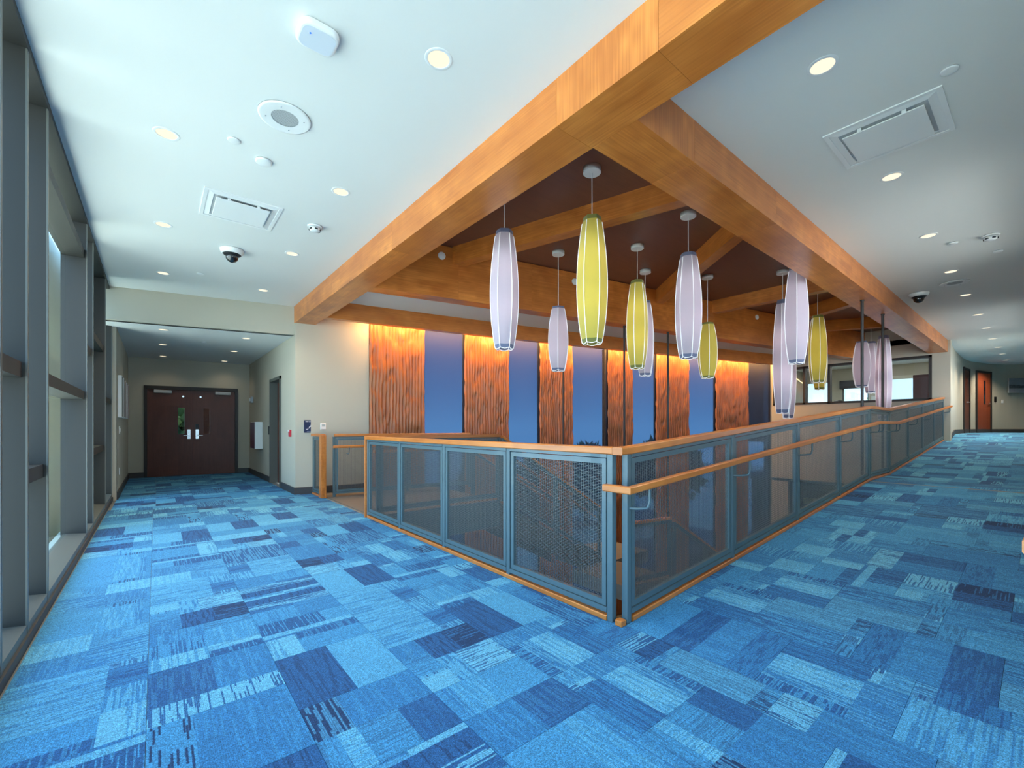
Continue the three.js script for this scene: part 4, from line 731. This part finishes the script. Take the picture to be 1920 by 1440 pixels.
/* ------------------------------------------------------------------ things on the walls */
{ // stair sign
  const X = 2.13, D = wallD(X), yaw = Math.atan(0.152), t = thing('stair_sign', 'navy stair sign with white steps on the beige wall', 'sign', null, V(X, 1.205, D), yaw);
  mesh('plate', new RoundedBoxGeometry(0.185, 0.225, 0.008, 2, 0.003).translate(0, 0, 0.004), M.navy, t);
  const c = document.createElement('canvas'); c.width = 370; c.height = 450; const x = c.getContext('2d');
  x.fillStyle = '#0f2c55'; x.fillRect(0, 0, 370, 450); x.fillStyle = '#eef4ff'; x.font = 'bold 54px sans-serif'; x.textAlign = 'center'; x.fillText('EXIT STAIR', 185, 66, 340);
  x.strokeStyle = '#eef4ff'; x.lineWidth = 20; x.beginPath(); x.moveTo(60, 335); x.lineTo(135, 335); x.lineTo(135, 285); x.lineTo(190, 285); x.lineTo(190, 235); x.lineTo(240, 235); x.lineTo(240, 185); x.lineTo(305, 185); x.stroke();
  x.fillStyle = '#b8c8dc'; x.fillRect(95, 412, 260, 14);
  const tx = new THREE.CanvasTexture(c); tx.colorSpace = THREE.SRGBColorSpace;
  partLabel(mesh('print', new THREE.PlaneGeometry(0.181, 0.221).translate(0, 0, 0.0085), new THREE.MeshStandardMaterial({ map: tx, roughness: 0.6 }), t), 'white lettering and steps on navy');
  const th = thing('thermostat', 'white thermostat on the beige wall beside the stair sign', 'thermostat', null, V(2.355, 1.205, wallD(2.355)), yaw);
  mesh('body', new RoundedBoxGeometry(0.1, 0.12, 0.028, 3, 0.01).translate(0, 0, 0.014), M.white, th);
  mesh('display', new THREE.BoxGeometry(0.058, 0.04, 0.003).translate(0, 0.018, 0.0285), mat([0.38, 0.47, 0.47], 0.3), th);
  const fa = thing('fire_alarm_pull', 'red fire alarm pull station on the wall beside the side door', 'fire alarm', null, V(1.91, 1.08, 8.72), -Math.PI / 2);
  mesh('body', new RoundedBoxGeometry(0.085, 0.125, 0.035, 2, 0.006).translate(0, 0, 0.0175), M.redBox, fa); mesh('handle', new RoundedBoxGeometry(0.055, 0.03, 0.02, 2, 0.004).translate(0.005, 0.045, 0.04), M.white, fa);
  const cr = thing('wall_card_reader', 'black card reader on the hall wall left of the side door', 'card reader', null, V(1.91, 1.12, 10.66), -Math.PI / 2);
  mesh('body', new RoundedBoxGeometry(0.06, 0.18, 0.025, 2, 0.006).translate(0, 0, 0.0125), M.black, cr);
  const wc = thing('wall_cabinet', 'white box cabinet mounted on the hall wall beside the double door', 'cabinet', null, V(1.91, 1.0, 11.7), -Math.PI / 2);
  mesh('body', new RoundedBoxGeometry(0.56, 0.62, 0.16, 2, 0.01).translate(0, 0, 0.08), M.white, wc);
  mesh('front', new RoundedBoxGeometry(0.54, 0.60, 0.012, 2, 0.004).translate(0, 0, 0.166), mat([0.10, 0.03, 0.06], 0.4), wc);
  const ch = thing('wall_chime', 'small white strobe box high on the hall wall', 'alarm', null, V(1.91, 1.88, 12.75), -Math.PI / 2);
  mesh('body', new RoundedBoxGeometry(0.18, 0.16, 0.06, 2, 0.01).translate(0, 0, 0.03), M.grille, ch); mesh('lens', new RoundedBoxGeometry(0.08, 0.08, 0.03, 2, 0.01).translate(0, 0, 0.065), M.white, ch);
  // row of narrow pictures in the hall
  const ord = ['first', 'second', 'third', 'fourth', 'fifth'];
  for (let i = 0; i < 5; i++) { const p = thing('narrow_picture', `${ord[i]} of five narrow hall pictures counted from the window wall`, 'picture', 'row of narrow pictures on the hall wall', V(-0.5, 1.72, 10.15 + i * 0.55), Math.PI / 2); mesh('canvas', new RoundedBoxGeometry(0.32, 0.72, 0.05, 1, 0.004).translate(0, 0, 0.025), M.white, p); mesh('print', new THREE.BoxGeometry(0.29, 0.69, 0.002).translate(0, 0, 0.051), mat([0.24 + 0.05 * i, 0.25, 0.22], 0.8), p); }
  const sw = thing('light_switch', 'white switch plate on the hall wall below the narrow pictures', 'switch', null, V(-0.5, 1.14, 10.3), Math.PI / 2);
  mesh('plate', new RoundedBoxGeometry(0.12, 0.13, 0.012, 1, 0.003).translate(0, 0, 0.006), M.white, sw); mesh('rocker', new THREE.BoxGeometry(0.03, 0.06, 0.01).translate(0, 0, 0.014), M.white, sw);
  const ou = thing('wall_outlet', 'white power outlet low on the hall wall', 'outlet', null, V(-0.5, 0.42, 10.3), Math.PI / 2);
  mesh('plate', new RoundedBoxGeometry(0.075, 0.12, 0.008, 1, 0.003).translate(0, 0, 0.004), M.white, ou); mesh('socket', new THREE.BoxGeometry(0.034, 0.07, 0.004).translate(0, 0, 0.01), M.grille, ou);
}

/* ------------------------------------------------------------------ trees outside */
{
  const bark = mat([0.12, 0.09, 0.06], 0.9), leaf = phys([0.055, 0.12, 0.035], 0.8, { transmission: 0.3, thickness: 0, side: THREE.DoubleSide });
  const lg = new THREE.BufferGeometry(); lg.setAttribute('position', new THREE.Float32BufferAttribute([-0.09, 0, 0, 0.09, 0, 0, 0, 0.26, 0.05, 0, -0.16, 0.03, 0.09, 0, 0, -0.09, 0, 0], 3)); lg.setAttribute('uv', new THREE.Float32BufferAttribute(new Array(12).fill(0), 2)); lg.computeVertexNormals();
  function tree(X, D, h, r, cone, label) {
    const t = thing('tree', label, 'tree', 'trees outside the blue windows', V(X, LOW - 0.25, D));
    mesh('trunk', cyl(0.06, 0.16, h * 0.75, new THREE.Vector3(0, h * 0.375, 0), 10), bark, t);
    const n = 1500, im = new THREE.InstancedMesh(lg, leaf, n), m = new THREE.Matrix4(), q = new THREE.Quaternion(), e = new THREE.Euler();
    for (let i = 0; i < n; i++) { const v = Math.pow(rnd(), 0.8), a = rnd() * 6.283, y = h * (0.22 + 0.78 * v), rad = (cone ? (1 - v) * 0.95 + 0.05 : Math.sqrt(Math.max(0.02, 1 - (2 * v - 1) ** 2))) * r * Math.sqrt(rnd()) * (0.7 + 0.5 * noise(a * 2, v * 6, X | 0)); e.set(rr(-1.5, 1.5), rnd() * 6.28, rr(-1, 1)); q.setFromEuler(e); m.compose(new THREE.Vector3(Math.cos(a) * rad, y, Math.sin(a) * rad), q, new THREE.Vector3().setScalar(rr(1, 2.2))); im.setMatrixAt(i, m); }
    im.name = 'foliage'; im.castShadow = true; stuff(im); t.add(im);
  }
  tree(10.6, 15.5, 5.0, 0.9, true, 'slim conifer whose tip shows above the cap rail in the third blue window');
  tree(13.2, 14.2, 3.7, 1.5, false, 'round tree behind the fourth blue window');
  tree(17.2, 15.0, 4.0, 1.6, false, 'round tree behind the fifth blue window');
  tree(22.0, 13.5, 4.3, 2.0, false, 'dark tree behind the sixth blue window');
  tree(7.0, 18, 3.6, 1.6, false, 'round tree behind the second blue window');
  tree(4.2, 16.5, 3.2, 1.5, false, 'low tree behind the first blue window');
  tree(0.6, 21, 6.0, 2.0, false, 'tree outside the double door');
}

scene.traverse((o) => { if (o.isMesh) { o.castShadow = true; o.receiveShadow = true; } });
renderer.render(scene, camera);
